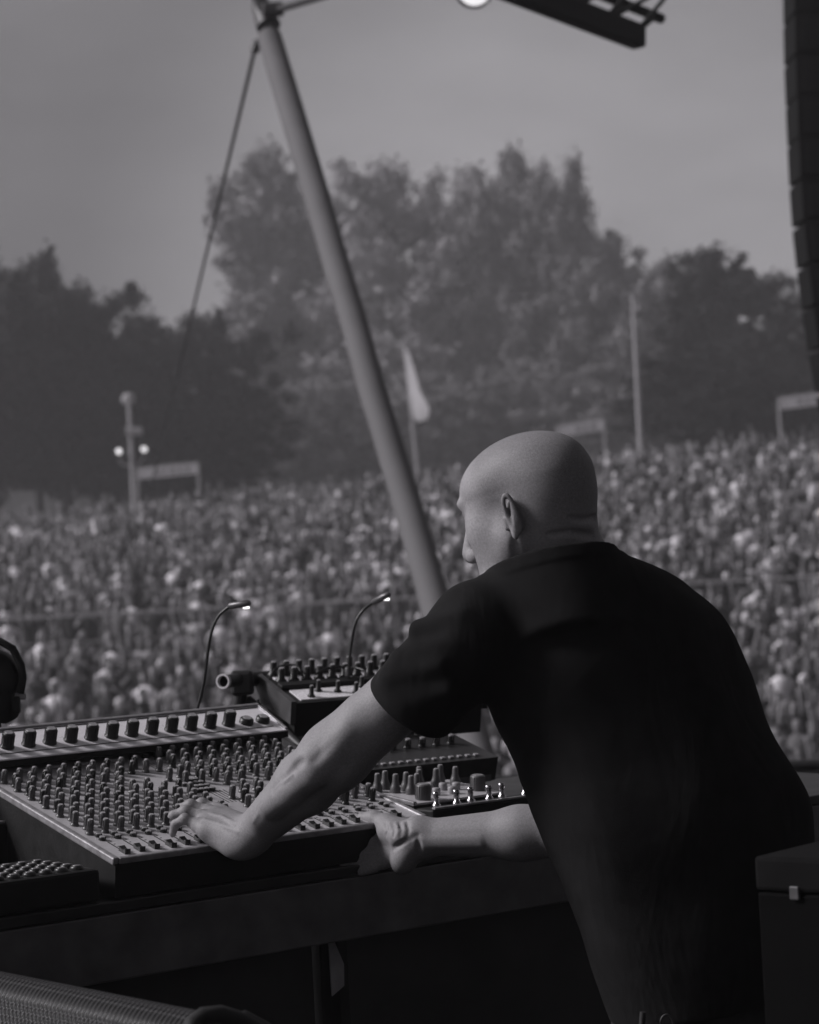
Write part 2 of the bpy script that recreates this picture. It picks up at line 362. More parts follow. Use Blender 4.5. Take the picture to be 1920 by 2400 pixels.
# ------------------------------------------------------------------ gooseneck lamps
M_neck = mat('black_gooseneck', .015, .35, scale=80); M_glow = mat('lit_diode', .8, .4, emit=1.3, bump=0)
def gooseneck(path, label, tipdir):
    base_ = path[0]; r = empty('gooseneck_lamp', base_); tag(r, label, 'lamp', 'gooseneck console lamps')
    pts = []; pa = [p - base_ for p in path]
    for i in range(len(pa) - 1):
        p0 = pa[max(i - 1, 0)]; p1 = pa[i]; p2 = pa[i + 1]; p3 = pa[min(i + 2, len(pa) - 1)]
        for t in np.linspace(0, 1, 8, endpoint=False):
            pts.append(.5 * ((2 * p1) + (-p0 + p2) * t + (2 * p0 - 5 * p1 + 4 * p2 - p3) * t * t + (-p0 + 3 * p1 - 3 * p2 + p3) * t ** 3))
    pts.append(pa[-1]); MB().tube(pts, .0033, 10).build('flexible_neck', M_neck, r)
    h = unit(tipdir); e = pa[-1]
    a = MB(); a.tube([e - h * .004, e, e + h * .03, e + h * .042, e + h * .046], [.004, .0072, .0078, .0072, .005], 14); a.build('lamp_head', mat('anodised_head', .10, .35, .4), r)
    g_ = MB(); g_.box(e + h * .036 + np.array([0, -.001, -.0078]), (.014, .006, .003), frame_z(np.cross(h, [0, 0, 1.])), .0012); g_.build('diode', M_glow, r)
    MB().lathe([(.009, -.012), (.009, .004), (.005, .010), (0, .010)], 14).build('socket', M_dark_steel, r)
    return r
dl = 4.93
gooseneck([P(460, 1672, dl), P(478, 1600, dl), P(492, 1500, dl), P(510, 1448, dl), P(540, 1420, dl - .01)], 'thin black gooseneck lamp over the left end of the console, its tip bent flat', P(603, 1411, dl - .03) - P(540, 1420, dl - .01))
dl = 5.22
gooseneck([P(817, 1572, dl), P(822, 1520, dl), P(832, 1465, dl), P(850, 1432, dl), P(876, 1411, dl)], 'thin black gooseneck lamp rising behind the synthesizer, its tip tilted upward', P(912, 1393, dl - .02) - P(876, 1411, dl))

# ------------------------------------------------------------------ synthesizer on its stand
A2 = radians(24); s1 = np.array([cos(A2), sin(A2), 0]); s2 = np.array([-sin(A2), cos(A2), 0])
SO = P(681, 1650, 5.05)
sy = empty('angled_synthesizer', SO, s1, s2, E3)
tag(sy, 'black desktop synthesizer with bright panels tilted on a tube stand behind the console', 'synthesizer')
Ts = radians(15); Rs = rotx(Ts); DS = .235; WS = .46
def Y(u, s, h=0): return np.array([u, s * cos(Ts) - h * sin(Ts), s * sin(Ts) + h * cos(Ts)])
pr = [Y(0, 0), Y(0, DS), Y(0, DS, -.05), Y(0, .0, -.10)]
b = MB(); b.prism([(q[1], q[2]) for q in pr], .012, WS); b.build('casing', M_body, sy)
b = MB(); b.prism([(q[1], q[2]) for q in (Y(0, -.004, .006), Y(0, DS + .004, .006), Y(0, DS + .004, -.055), Y(0, -.004, -.045))], 0, .012); b.build('side_cheek', mat('grey_side_cheek', .05, .5, scale=30), sy); b = MB(); b.prism([(q[1], q[2]) for q in (Y(0, -.004, .006), Y(0, DS + .004, .006), Y(0, DS + .004, -.055), Y(0, -.004, -.045))], WS, WS + .012); b.build('side_cheek', M_body, sy)
M_lcd = mat('pale_metal_plate', .92, .25, .2, scale=70, var=.05, bump=0)
for (u0, u1, s0, s1_) in ((.03, .19, .015, .085), (.20, .30, .015, .085), (.32, .44, .015, .085), (.03, .44, .135, .215)):
    b = MB(); b.box(Y((u0 + u1) / 2, (s0 + s1_) / 2, .0015), (u1 - u0, s1_ - s0, .003), Rs); b.build('panel', M_lcd, sy)
b = MB(); b.box(Y(WS / 2, .108, .006), (WS - .03, .030, .012), Rs, .003); b.build('divider_bar', M_body, sy)
sk = MB(); sk.lathe([(.0085, 0), (.0085, .004), (.0055, .007), (.0050, .024), (.0042, .026), (0, .026)], 14); SK = two_tone(sk, .0038, .0262, 'knob', M_knobd, M_cap); PROT.append(SK)
for i in range(14):
    for s in (.150, .20):
        o = SK.copy(); COL.objects.link(o); o.parent = sy; o.scale = (1.5, 1.5, 1.25); o.location = Y(.035 + .0305 * i, s, .002); o.rotation_euler = (Ts, 0, .0)
for i, (u, s) in enumerate(((.06, .03), (.09, .065), (.13, .05), (.165, .03), (.195, .07), (.25, .055), (.31, .03), (.345, .06), (.38, .035), (.42, .06))):
    o = SK.copy(); COL.objects.link(o); o.parent = sy; o.location = Y(u, s, .002); o.rotation_euler = (Ts, 0, 0)
def cable(label, pts, r=.0028, name='cable', m=None, cat='cable', group='patch cables'):
    base_ = np.array(pts[0]); pa = [np.array(p) - base_ for p in pts]; o_ = []
    for i in range(len(pa) - 1):
        p0 = pa[max(i - 1, 0)]; p1 = pa[i]; p2 = pa[i + 1]; p3 = pa[min(i + 2, len(pa) - 1)]
        for t in np.linspace(0, 1, 7, endpoint=False): o_.append(.5 * ((2 * p1) + (-p0 + p2) * t + (2 * p0 - 5 * p1 + 4 * p2 - p3) * t * t + (-p0 + 3 * p1 - 3 * p2 + p3) * t ** 3))
    o_.append(pa[-1]); o = MB().tube(o_, r, 8).build(name, m or M_neck); o.location = base_; return tag(o, label, cat, group)
cable('black patch cable arching in a round loop over the left of the synthesizer', [P(632, 1592, 5.2), P(645, 1570, 5.22), P(672, 1558, 5.23), P(698, 1563, 5.22), P(712, 1590, 5.2)])
cable('black patch cable lying in a shallow arc across the back of the synthesizer', [P(740, 1580, 5.2), P(765, 1567, 5.23), P(815, 1563, 5.25), P(850, 1570, 5.23), P(862, 1585, 5.2)])
cable('slack dark cable hanging from the rear of the synthesizer down behind the stand', [P(618, 1700, 5.12), P(606, 1690, 5.14), P(600, 1665, 5.15), P(606, 1640, 5.16)])
# stand
st = empty('synthesizer_stand', TP(.72, .72, 1.0)); tag(st, 'black tube stand with an open pipe end carrying the synthesizer', 'stand')
O_ = TP(.72, .72, 1.0)
def rel(p): return np.array(p) - O_
b = MB(); b.tube([rel(P(524, 1597, 5.12)), rel(P(575, 1592, 5.22))], .0145, 16, cap=False); b.tube([rel(P(575, 1592, 5.22)), rel(P(900, 1575, 5.55))], .0165, 16); b.build('cross_tube', M_dark_steel, st)
b = MB(); b.tube([rel(P(523, 1597, 5.118)), rel(P(527, 1597, 5.125))], .0165, 18, cap=False); b.tube([rel(P(523, 1597, 5.118)), rel(P(527, 1597, 5.125))], .0125, 18, cap=False); b.lathe([(.0125, 0), (.0165, 0)], 24, rel(P(522, 1597, 5.116)), frame_z(P(575, 1592, 5.22) - P(524, 1597, 5.12))); b.build('pipe_end_ring', mat('pale_pipe_ring', .6, .4), st)
b = MB(); p1 = P(568, 1600, 5.2); p2 = P(553, 1700, 5.2); p3 = np.array([p2[0], p2[1], 1.0]); b.tube([rel(p1), rel(p2), rel(p3)], .0155, 14); b.box(rel(p1), (.05, .045, .055), bev=.008); b.build('upright_tube', M_dark_steel, st)
b = MB(); b.tube([rel(P(583, 1640, 5.22)), rel(P(640, 1690, 5.1)), rel(P(745, 1785, 4.95))], .010, 12); b.build('support_arm', M_dark_steel, st)
b = MB(); b.tube([rel(P(650, 1700, 5.12)), rel(P(762, 1800, 4.97))], .003, 8); b.build('rail', M_edge, st)
b = MB(); b.lathe([(0, -.014), (.022, -.012), (.025, 0), (.022, .012), (0, .014)], 20, rel(P(617, 1712, 5.1)), frame_z([-.2, -1, .1])); b.tube([rel(P(617, 1712, 5.1)), rel(P(605, 1650, 5.16))], .006, 8); b.build('clamp_knob', M_body, st)
b = MB(); p4 = P(880, 1800, 5.35); b.tube([rel(P(880, 1590, 5.5)), rel(p4), rel(np.array([p4[0], p4[1], 1.0]))], .0155, 14); b.build('upright_tube', M_dark_steel, st)
b = MB(); pt = [P(672, 1700, 5.06), P(880, 1690, 5.22), P(880, 1800, 5.2), P(700, 1810, 4.98)]
pc = sum(pt) / 4; b.box(rel(P(790, 1735, 5.16)), (.30, .02, .10), rotz(A2), .003); b.build('cradle_plate', M_body, st)

# ------------------------------------------------------------------ black drum machine
A3 = radians(30); d1 = np.array([cos(A3), sin(A3), 0]); d2 = np.array([-sin(A3), cos(A3), 0])
DO = P(1168, 1774, 5.0)
dm = empty('drum_machine', np.array([DO[0], DO[1], 1.0]), d1, d2, E3)
tag(dm, 'black drum machine with a row of small pads, half hidden by the arm', 'drum machine')
hz = DO[2] - 1.0; Td = radians(13); Rd = rotx(Td); WD = .38; DD = .27
def Z(u, s, h=0): return np.array([u, s * cos(Td) - h * sin(Td), hz + s * sin(Td) + h * cos(Td)])
def sec(L): return [(q[1], q[2]) for q in L]
b = MB(); b.prism(sec([Z(0, 0), Z(0, DD), Z(0, DD, -.03), np.array([0, .018, hz - .050])] + []) , -WD, 0); b.build('casing', mat('satin_black_case', .03, .4, scale=40), dm)
b = MB(); b.prism([(.012, hz - .051), (.014, hz - .024), (.03, hz - .024), (.2, hz - .02), (.2, hz - .051)], -WD + .01, -.012); b.build('lower_casing', mat('grey_lower_case', .09, .5, scale=40), dm)
b = MB()
for k in (-WD + .03, -.04): b.box((k, .16, (hz - .05) / 2), (.03, .05, hz - .05))
b.build('foot', M_body, dm)
pad = MB(); pad.box((0, 0, .002), (.011, .009, .004), bev=.001); PD = pad.build('pad', M_cap); PROT.append(PD)
for i in range(16):
    o = PD.copy(); COL.objects.link(o); o.parent = dm; o.location = Z(-WD + .03 + .0205 * i, .022, .001); o.rotation_euler = (Td, 0, 0)
for i in range(9):
    for s in (.12, .20):
        o = KPs[0].copy(); COL.objects.link(o); o.parent = dm; o.scale = (1.2, 1.2, 2.4); o.location = Z(-WD + .045 + .036 * i, s, .001); o.rotation_euler = (Td, 0, 0)

# ------------------------------------------------------------------ small knob unit right of the console
UU0 = .695
ku = empty('small_effects_unit', TP(UU0, .0, 1.0), E1, E2, E3)
tag(ku, 'small effects unit with pale panel and tall tapered knobs right of the console', 'effects unit')
T4 = radians(6); R4 = rotx(T4)
def K4(u, s, h=0): return np.array([u, .06 + s * cos(T4) - h * sin(T4), .085 + s * sin(T4) + h * cos(T4)])
b = MB(); b.prism([(.06, .004), (.06, .083), (.23, .083 + .17 * math.tan(T4)), (.23, .004)], 0, .225); b.build('casing', M_body, ku)
b = MB(); b.box(K4(.1125, .086, .001), (.221, .168, .004), R4); b.build('face_plate', M_panel, ku)
b = MB(); b.box(K4(.004, .085, .004), (.008, .17, .006), R4, .001); b.build('edge_trim', M_edge, ku)
tk = MB(); tk.lathe([(.0105, 0), (.0105, .010), (.0085, .014), (.0062, .022), (.0058, .034), (.0048, .036), (0, .036)], 16); TK = two_tone(tk, .0045, .0362, 'tall_knob', M_knob, M_cap)
bk = MB(); bk.lathe([(.0150, 0), (.0145, .028), (.0125, .030), (0, .030)], 22)
for j in range(20):
    a = 2 * pi * j / 20; bk.box((.0148 * cos(a), .0148 * sin(a), .015), (.001, .0018, .024), rotz(a))
BK = two_tone(bk, .0115, .0303, 'large_knob', M_knob, mat('satin_knob_top', .2, .35))
wk = MB(); wk.lathe([(.0085, 0), (.0085, .012), (.0075, .014), (0, .014)], 14); WK = wk.build('white_knob', M_cap)
PROT += [TK, BK, WK]
for u, s in ((.02, .14), (.05, .155), (.045, .115), (.060, .085), (.075, .12), (.082, .095), (.115, .13), (.135, .155), (.150, .12), (.185, .15), (.195, .115)):
    o = TK.copy(); COL.objects.link(o); o.parent = ku; o.location = K4(u, s, .003); o.rotation_euler = (T4, 0, 0)
for u, s in ((.045, .028), (.195, .045)):
    o = BK.copy(); COL.objects.link(o); o.parent = ku; o.location = K4(u, s, .003); o.rotation_euler = (T4, 0, 0)
for u, s in ((.095, .05), (.10, .078), (.13, .045), (.14, .085), (.165, .075)):
    o = WK.copy(); COL.objects.link(o); o.parent = ku; o.location = K4(u, s, .003); o.rotation_euler = (T4, 0, 0)
# patch box with jacks
pb = empty('patch_box', TP(.80, -.0, 1.0), E1, E2, E3); tag(pb, 'low black patch box with chrome jack plugs at the right end of the table', 'patch box')
b = MB(); b.box((.10, .029, .042), (.41, .054, .076), bev=.004); b.build('casing', M_body, pb)
b = MB(); b.box((.10, .006, .0815), (.40, .010, .004), bev=.001); b.build('edge_trim', M_edge, pb)
jk = MB(); jk.lathe([(.0085, 0), (.0085, .006), (.0055, .008), (.0055, .022), (.0065, .024), (.0065, .030), (0, .030)], 14); JK = jk.build('jack_plug', M_chrome); PROT.append(JK)
for u in (-.075, -.03, .012, .05, .09, .14, .18, .23, .27):
    o = JK.copy(); COL.objects.link(o); o.parent = pb; o.location = (u, .026 + .006 * sin(u * 80), .080)
lw = empty('coiled_microphone_lead', TP(1.30, .30, 1.0)); tag(lw, 'dark bundled lead heaped behind the patch box', 'cable')
b = MB(); b.tube([(.05 * cos(t * .7) * (1 + .15 * sin(t)), .07 * sin(t * .7), .008 + .003 * t) for t in range(30)], .0045, 8); b.build('lead_coil', M_neck, lw)
b = MB(); b.box((0, 0, .02), (.09, .05, .04), bev=.01); b.build('plug_block', M_body, lw)

# small pad unit in front left
lu = empty('button_controller', TP(-.42, 0, 1.0), E1, E2, E3); tag(lu, 'low black controller with rows of round buttons at the left end of the table', 'controller')
b = MB(); b.box((.205, .12, .030), (.385, .23, .056), bev=.007); b.build('casing', M_body, lu)
rb = MB(); rb.lathe([(.0115, 0), (.0115, .004), (.0095, .007), (0, .0065)], 18); RBm = two_tone(rb, .0070, .0071, 'round_button', M_knobd, mat('button_ring', .20, .3)); PROT.append(RBm)
for i in range(12):
    for j in range(5):
        o = RBm.copy(); COL.objects.link(o); o.parent = lu; o.location = (.035 + .030 * i, .028 + .034 * j, .058)
qd = onz(62, 1918, 1.115) - MO; dk = empty('media_player', TP(qd @ E1 - .42, qd @ E2, 1.0), E1, E2, E3); tag(dk, 'black boxy player with a pale top edge left of the console', 'player')
b = MB(); b.box((.24, .13, .055), (.36, .25, .11), bev=.006); b.build('casing', M_body, dk)
b = MB(); b.box((.24, .13, .112), (.350, .24, .004), bev=.001); b.build('top_plate', mat('grey_top_plate', .25, .45), dk)
for o in PROT: bpy.data.objects.remove(o)

# headphones hung on a stand at the left edge
hp = empty('headphone_stand', TP(-.42, .78, 1.0)); tag(hp, 'black upright post holding the headphones at the left edge', 'stand')
hb_ = TP(-.42, .78, 1.0); dh = 4.75
def rh(p): return np.array(p) - hb_
c0 = P(-28, 1590, dh)
b = MB(); b.tube([rh(np.array([c0[0], c0[1], 1.0])), rh(c0 - np.array([0, 0, .02]))], .022, 14); b.lathe([(.07, 0), (.07, .01), (.03, .02), (0, .02)], 20, rh(np.array([c0[0], c0[1], 1.0]))); b.build('post', M_body, hp)
hd = empty('headphones', c0); tag(hd, 'black headphones hanging on the post at the left edge', 'headphones')
def rc(px, py, dd=0): return P(px, py, dh + dd) - c0
b = MB(); b.tube([rc(-90, 1600), rc(-85, 1545), rc(-50, 1508), rc(0, 1503), (rc(30, 1520)), rc(50, 1560), rc(54, 1590), rc(48, 1625)], [.008] * 8, 10); b.build('headband', M_body, hd)
b = MB(); b.lathe([(0, -.03), (.045, -.028), (.058, -.01), (.058, .012), (.045, .03), (0, .03)], 24, rc(-18, 1588, .01), frame_z([.35, -1, .05])); b.build('ear_cup', mat('leatherette', .012, .4, scale=40), hd)
b = MB(); b.lathe([(0, -.025), (.030, -.022), (.036, 0), (.030, .02), (0, .022)], 20, rc(8, 1655, .0), frame_z([1, -.5, .1])); b.build('ear_cup', M_body, hd)
b = MB(); b.box(rc(48, 1632), (.022, .012, .014), rotz(.5), .003); b.build('hinge', M_edge, hd)
b = MB(); b.box(rc(38, 1652, -.01), (.016, .02, .035), None, .004); b.build('cable_plug', M_body, hd)

# ------------------------------------------------------------------ case at right, monitor at lower left
M_case = mat('black_case_ply', .004, .85, scale=12, spec=.05); M_alu = mat('dull_aluminium', .08, .5, .3, scale=30)
pc = P(1770, 2003, 3.15); ac = radians(-40); c1 = np.array([cos(ac), sin(ac), 0]); c2 = np.array([-sin(ac), cos(ac), 0])
fcse = empty('flight_case', (pc[0], pc[1], 0), c1, c2, E3); tag(fcse, 'tall black flight case with a pale lid edge and latch at the lower right', 'case')
hh = pc[2]
b = MB(); b.box((.35, .21, (hh - .05) / 2 + .0), (.70, .42, hh - .05), bev=.004); b.build('body', M_case, fcse)
b = MB(); b.box((.35, .21, hh - .025), (.704, .424, .046), bev=.006); b.build('lid', mat('case_lid', .009, .95, scale=12, spec=.08), fcse)
b = MB(); b.box((.06, -.003, hh - .048), (.014, .006, .018), bev=.002); b.build('latch', M_alu, fcse)

mo = P(440, 2414, 2.9); am = radians(-50)
m1 = np.array([cos(am), sin(am), 0]); m2 = np.array([-sin(am), cos(am), 0])
mon = empty('monitor_speaker', (mo[0], mo[1], 0), m1, m2, E3); tag(mon, 'black monitor speaker with perforated steel grille at the lower left corner', 'speaker')
hm = mo[2]
b = MB(); b.box((-.33, .20, hm / 2 - .09), (.78, .34, hm - .18), bev=.02); b.build('cabinet', M_case, mon)
Mg = bpy.data.materials.new('perforated_grille'); Mg.use_nodes = True; t = Mg.node_tree; bs = t.nodes['Principled BSDF']
tc = t.nodes.new('ShaderNodeTexCoord'); sx = t.nodes.new('ShaderNodeSeparateXYZ'); t.links.new(tc.outputs['Object'], sx.inputs[0])
def mth(op, a, b_=None):
    n = t.nodes.new('ShaderNodeMath'); n.operation = op
    for i, q in enumerate((a, b_)):
        if q is None: continue
        if isinstance(q, (int, float)): n.inputs[i].default_value = q
        else: t.links.new(q, n.inputs[i])
    return n.outputs[0]
gx = mth('MULTIPLY', sx.outputs[0], 2 * pi / .0105); gv = mth('MULTIPLY', mth('ADD', sx.outputs[2], mth('MULTIPLY', sx.outputs[1], -1.0)), 2 * pi / .0125)
g1 = mth('MULTIPLY', mth('SINE', gx), mth('SINE', gv))
rp = t.nodes.new('ShaderNodeValToRGB'); rp.color_ramp.elements[0].position = .12; rp.color_ramp.elements[1].position = .3
rp.color_ramp.elements[0].color = (.035, .034, .0353, 1); rp.color_ramp.elements[1].color = (.004, .004, .004, 1)
t.links.new(g1, rp.inputs[0]); t.links.new(rp.outputs[0], bs.inputs['Base Color']); bs.inputs['Roughness'].default_value = .35; bs.inputs['Metallic'].default_value = .3
bmp = t.nodes.new('ShaderNodeBump'); bmp.inputs['Strength'].default_value = .8; bmp.inputs['Distance'].default_value = .002; bmp.invert = True
t.links.new(g1, bmp.inputs['Height']); t.links.new(bmp.outputs[0], bs.inputs['Normal'])
b = MB(); N = 14
sect = [(.02 - .045 * sin(pi / 2 * k / 6), hm - .06 + .06 * cos(pi / 2 * k / 6)) for k in range(7)]
sect = [(.34, hm - .16), (.14, hm - .035), (.105, hm - .012), (.085, hm - .001), (.068, hm), (.05, hm - .006), (.036, hm - .02), (-.06, hm - .35), (-.06, .06)]
vv = []; 
for xx in np.linspace(-.70, -.006, 12): vv += [(xx, a, z) for a, z in sect]
ns = len(sect); b.add(vv, [(i * ns + k, i * ns + k + 1, (i + 1) * ns + k + 1, (i + 1) * ns + k) for i in range(11) for k in range(ns - 1)], True); b.build('grille', Mg, mon)
b = MB(); pth = [(0, -.06, .05), (0, -.06, hm - .35), (0, .036, hm - .02), (0, .055, hm - .004), (0, .085, hm), (0, .14, hm - .035), (0, .34, hm - .16)]
b.tube(pth, .011, 10); b.build('frame_rim', mat('rim_steel', .03, .5, .5), mon)
b = MB(); b.lathe([(0, .014), (.011, .010), (.015, 0), (.011, -.01), (0, -.014)], 14, (-.004, .03, hm - .012)); b.build('corner_bolt', M_alu, mon)
b = MB(); b.tube([P(440, 2440, 2.88), P(452, 2400, 2.9), P(478, 2382, 2.91), P(515, 2378, 2.92), P(560, 2392, 2.94), P(620, 2425, 2.96), P(700, 2480, 2.98)], .012, 14)
hdl = b.build('handle', mat('rubber_handle', .012, .6), mon); hdl.matrix_parent_inverse = Matrix([[m1[0], m2[0], 0, mo[0]], [m1[1], m2[1], 0, mo[1]], [0, 0, 1, 0], [0, 0, 0, 1]]).inverted()

# ------------------------------------------------------------------ SDF mesher
def smin(a, b_, k):
    h = np.maximum(k - np.abs(a - b_), 0) / k; return np.minimum(a, b_) - h * h * k * .25
def smax(a, b_, k): return -smin(-a, -b_, k)
def cone(p, a, b_, r1, r2):
    a = np.asarray(a, np.float32); ba = np.asarray(b_, np.float32) - a; pa = p - a
    t = np.clip((pa @ ba) / max(float(ba @ ba), 1e-9), 0, 1); return np.linalg.norm(pa - t[:, None] * ba, axis=1) - (r1 + (r2 - r1) * t)
def ell(p, c, r, Rm=None):
    q = p - np.asarray(c, np.float32)
    if Rm is not None: q = q @ np.asarray(Rm, np.float32)
    r = np.asarray(r, np.float32); k0 = np.linalg.norm(q / r, axis=1); k1 = np.linalg.norm(q / (r * r), axis=1); return k0 * (k0 - 1) / np.maximum(k1, 1e-6)
def sdf_mesh(fn, lo, hi, h, name, material, parent=None, lip=1.3, relax=0):
    lo = np.array(lo, np.float32); B = 8; nb = np.ceil((np.array(hi) - lo) / (h * B)).astype(int) + 1
    gi = np.stack(np.meshgrid(*[np.arange(k) for k in nb], indexing='ij'), -1).reshape(-1, 3)
    cen = lo + (gi * B + (B - 1) / 2) * h
    dc = fn(cen.astype(np.float32)); act = np.abs(dc) < (B * h * .9) * lip + h * 2
    V = np.repeat(np.repeat(np.repeat(dc.reshape(nb), B, 0), B, 1), B, 2).astype(np.float32)
    off = np.stack(np.meshgrid(*[np.arange(B)] * 3, indexing='ij'), -1).reshape(-1, 3)
    ai = gi[act]
    for c0_ in range(0, len(ai), 1500):
        a = ai[c0_:c0_ + 1500]; pid = (a[:, None, :] * B + off[None]).reshape(-1, 3)
        V[pid[:, 0], pid[:, 1], pid[:, 2]] = fn((lo + pid * h).astype(np.float32))
    S_ = V < 0; c8 = np.zeros([k - 1 for k in V.shape], np.int8); cor = [(i, j, k) for i in (0, 1) for j in (0, 1) for k in (0, 1)]
    nx_, ny_, nz_ = c8.shape
    for (i, j, k) in cor: c8 += S_[i:i + nx_, j:j + ny_, k:k + nz_]
    cells = np.argwhere((c8 > 0) & (c8 < 8)); idx = -np.ones(c8.shape, np.int32); idx[cells[:, 0], cells[:, 1], cells[:, 2]] = np.arange(len(cells))
    vals = {c: V[cells[:, 0] + c[0], cells[:, 1] + c[1], cells[:, 2] + c[2]] for c in cor}
    acc = np.zeros((len(cells), 3), np.float32); cnt = np.zeros(len(cells), np.float32)
    for a in cor:
        for ax in range(3):
            if a[ax]: continue
            b2 = list(a); b2[ax] = 1; va = vals[a]; vb = vals[tuple(b2)]; mk = (va < 0) != (vb < 0)
            tt = va / np.where(mk, va - vb, 1); pt_ = np.array(a, np.float32)[None].repeat(len(cells), 0); pt_[:, ax] += tt
            acc[mk] += pt_[mk]; cnt[mk] += 1
    vs = lo + (cells + acc / cnt[:, None]) * h
    quads = []
    for ax in range(3):
        sl0 = [slice(None)] * 3; sl1 = [slice(None)] * 3; sl0[ax] = slice(0, -1); sl1[ax] = slice(1, None)
        ch = np.argwhere(S_[tuple(sl0)] != S_[tuple(sl1)])
        b_, c_ = [(1, 2), (2, 0), (0, 1)][ax]
        ch = ch[(ch[:, b_] > 0) & (ch[:, c_] > 0) & (ch[:, b_] < V.shape[b_] - 1) & (ch[:, c_] < V.shape[c_] - 1)]
        ins = S_[ch[:, 0], ch[:, 1], ch[:, 2]]
        q = []
        for (db, dc_) in ((0, 0), (-1, 0), (-1, -1), (0, -1)):
            e = ch.copy(); e[:, b_] += db; e[:, c_] += dc_; q.append(idx[e[:, 0], e[:, 1], e[:, 2]])
        q = np.stack(q, 1); q[~ins] = q[~ins][:, ::-1]; quads.append(q)
    quads = np.concatenate(quads); quads = quads[(quads >= 0).all(1)]
    me = bpy.data.meshes.new(name); me.vertices.add(len(vs)); me.vertices.foreach_set('co', vs.astype(np.float32).ravel())
    me.loops.add(len(quads) * 4); me.loops.foreach_set('vertex_index', quads.ravel().astype(np.int32)); me.polygons.add(len(quads))
    me.polygons.foreach_set('loop_start', np.arange(len(quads), dtype=np.int32) * 4); me.update(calc_edges=True); me.validate()
    me.polygons.foreach_set('use_smooth', [True] * len(me.polygons)); me.materials.append(material)
    o = bpy.data.objects.new(name, me); COL.objects.link(o); o.parent = parent
    if relax:
        md = o.modifiers.new('relax', 'SMOOTH'); md.factor = .5; md.iterations = relax
    return o

# ------------------------------------------------------------------ the performer
HA, HPIT = radians(35), radians(13)
hf_ = np.array([-cos(HA) * cos(HPIT), sin(HA) * cos(HPIT), -sin(HPIT)]); hl = np.array([-sin(HA), -cos(HA), 0.]); hu = np.cross(-hl, hf_)
HRm = np.stack([hl, hf_, hu], 1).astype(np.float32)          # local (left, forward, up) to world
HO = P(1243, 1180, 3.90); HS = 1.135
def head_local(q):
    """q: local points (x left, y forward, z up), metres of a head 0.235 m tall; origin between the ears"""
    q = q.copy(); z_ = q[:, 2]; q[:, 2] = np.where(z_ < .02, .02 + (z_ - .02) / 1.25, .02 + (z_ - .02) * 1.30)
    x = np.abs(q[:, 0]); s = q.copy(); s[:, 0] = x
    d = ell(q, (0, -.004, .046), (.0775, .101, .082))
    d = smin(d, ell(q, (0, -.040, .012), (.068, .061, .052)), .03)
    d = smin(d, ell(q, (0, .036, .032), (.067, .056, .054)), .03)        # forehead
    d = smin(d, ell(q, (0, .040, -.028), (.055, .054, .070)), .03)       # mid face
    d = smin(d, cone(s, (.052, .012, -.035), (.018, .082, -.094), .020, .019), .03)
    d = smin(d, ell(q, (0, .086, -.096), (.024, .019, .019)), .02)
    d = smin(d, ell(s, (.046, .060, -.014), (.022, .025, .020)), .025)   # cheekbone
    d = smin(d, ell(s, (.041, .052, -.055), (.018, .026, .030)), .03)
    d = smin(d, cone(s, (.010, .096, .029), (.046, .082, .025), .0105, .0105), .012)  # brow ridge
    d = smax(d, -ell(s, (.032, .101, .005), (.021, .020, .0135)), .010)   # sockets
    d = smin(d, ell(s, (.031, .082, .007), (.0125, .0125, .0120)), .006)
    d = smin(d, cone(s, (.022, .094, .003), (.042, .086, .001), .003, .003), .006) # lower lid
    d = smin(d, cone(s, (.021, .096, .014), (.042, .087, .012), .0035, .0035), .006) # upper lid
    d = smin(d, cone(q, (0, .096, .018), (0, .123, -.030), .0085, .0115), .012)
    d = smin(d, ell(s, (.0125, .110, -.036), (.0085, .012, .0085)), .008)
    d = smax(d, -ell(s, (.0065, .115, -.045), (.0042, .007, .005)), .003)
    d = smin(d, cone(s, (0, .108, -.061), (.024, .096, -.064), .0066, .0040), .008)
    d = smin(d, cone(s, (0, .106, -.071), (.022, .095, -.069), .0074, .0044), .008)
    d = smax(d, -cone(s, (0, .110, -.066), (.024, .099, -.0665), .0016, .0016), .003)
    d = smax(d, -cone(s, (.026, .107, -.034), (.036, .088, -.062), .0022, .0018), .008)   # nasolabial crease
    # ears: flared shells with a rolled rim and hollow
    t_ = np.deg2rad(np.linspace(-62, 215, 30))
    rim = [(.0830 + .0050 * sin(a) - .002 * cos(a), -.0165 + .0098 * cos(a + pi) * (.75 + .25 * sin(a)) * (1 if cos(a) < 0 else .8), -.012 + .0225 * sin(a)) for a in t_]
    e = ell(s, (.0775, -.015, -.014), (.0085, .0095, .0200))
    e = smin(e, ell(s, (.0800, -.011, -.0335), (.0048, .0052, .0085)), .006)
    e = smax(e, -ell(s, (.0880, -.0145, -.010), (.0100, .0052, .0160)), .003)
    for a, b_ in zip(rim[:-1], rim[1:]): e = np.minimum(e, cone(s, a, b_, .0034, .0034))
    e = smin(e, cone(s, (.0800, -.001, -.014), (.0790, -.001, -.024), .0038, .0046), .004)   # tragus
    e = smin(e, cone(s, (.0830, -.0195, -.002), (.0820, -.016, -.024), .0024, .0030), .004)   # inner fold
    d = smin(d, e, .006)
    return d
NB = P(1335, 1368, 3.93)
def L2W(q): return HO + HS * (HRm @ np.array(q))
def head(p):
    q = ((p - HO.astype(np.float32)) @ HRm) / HS
    d = head_local(q) * HS
    n0_ = L2W((0, -.028, -.020)); n1_ = NB
    d = smin(d, cone(p, n0_, n1_, .066, .078), .035)
    d = smin(d, cone(p, L2W((0, .02, -.07)), P(1260, 1400, 3.93), .045, .05), .03)
    return d
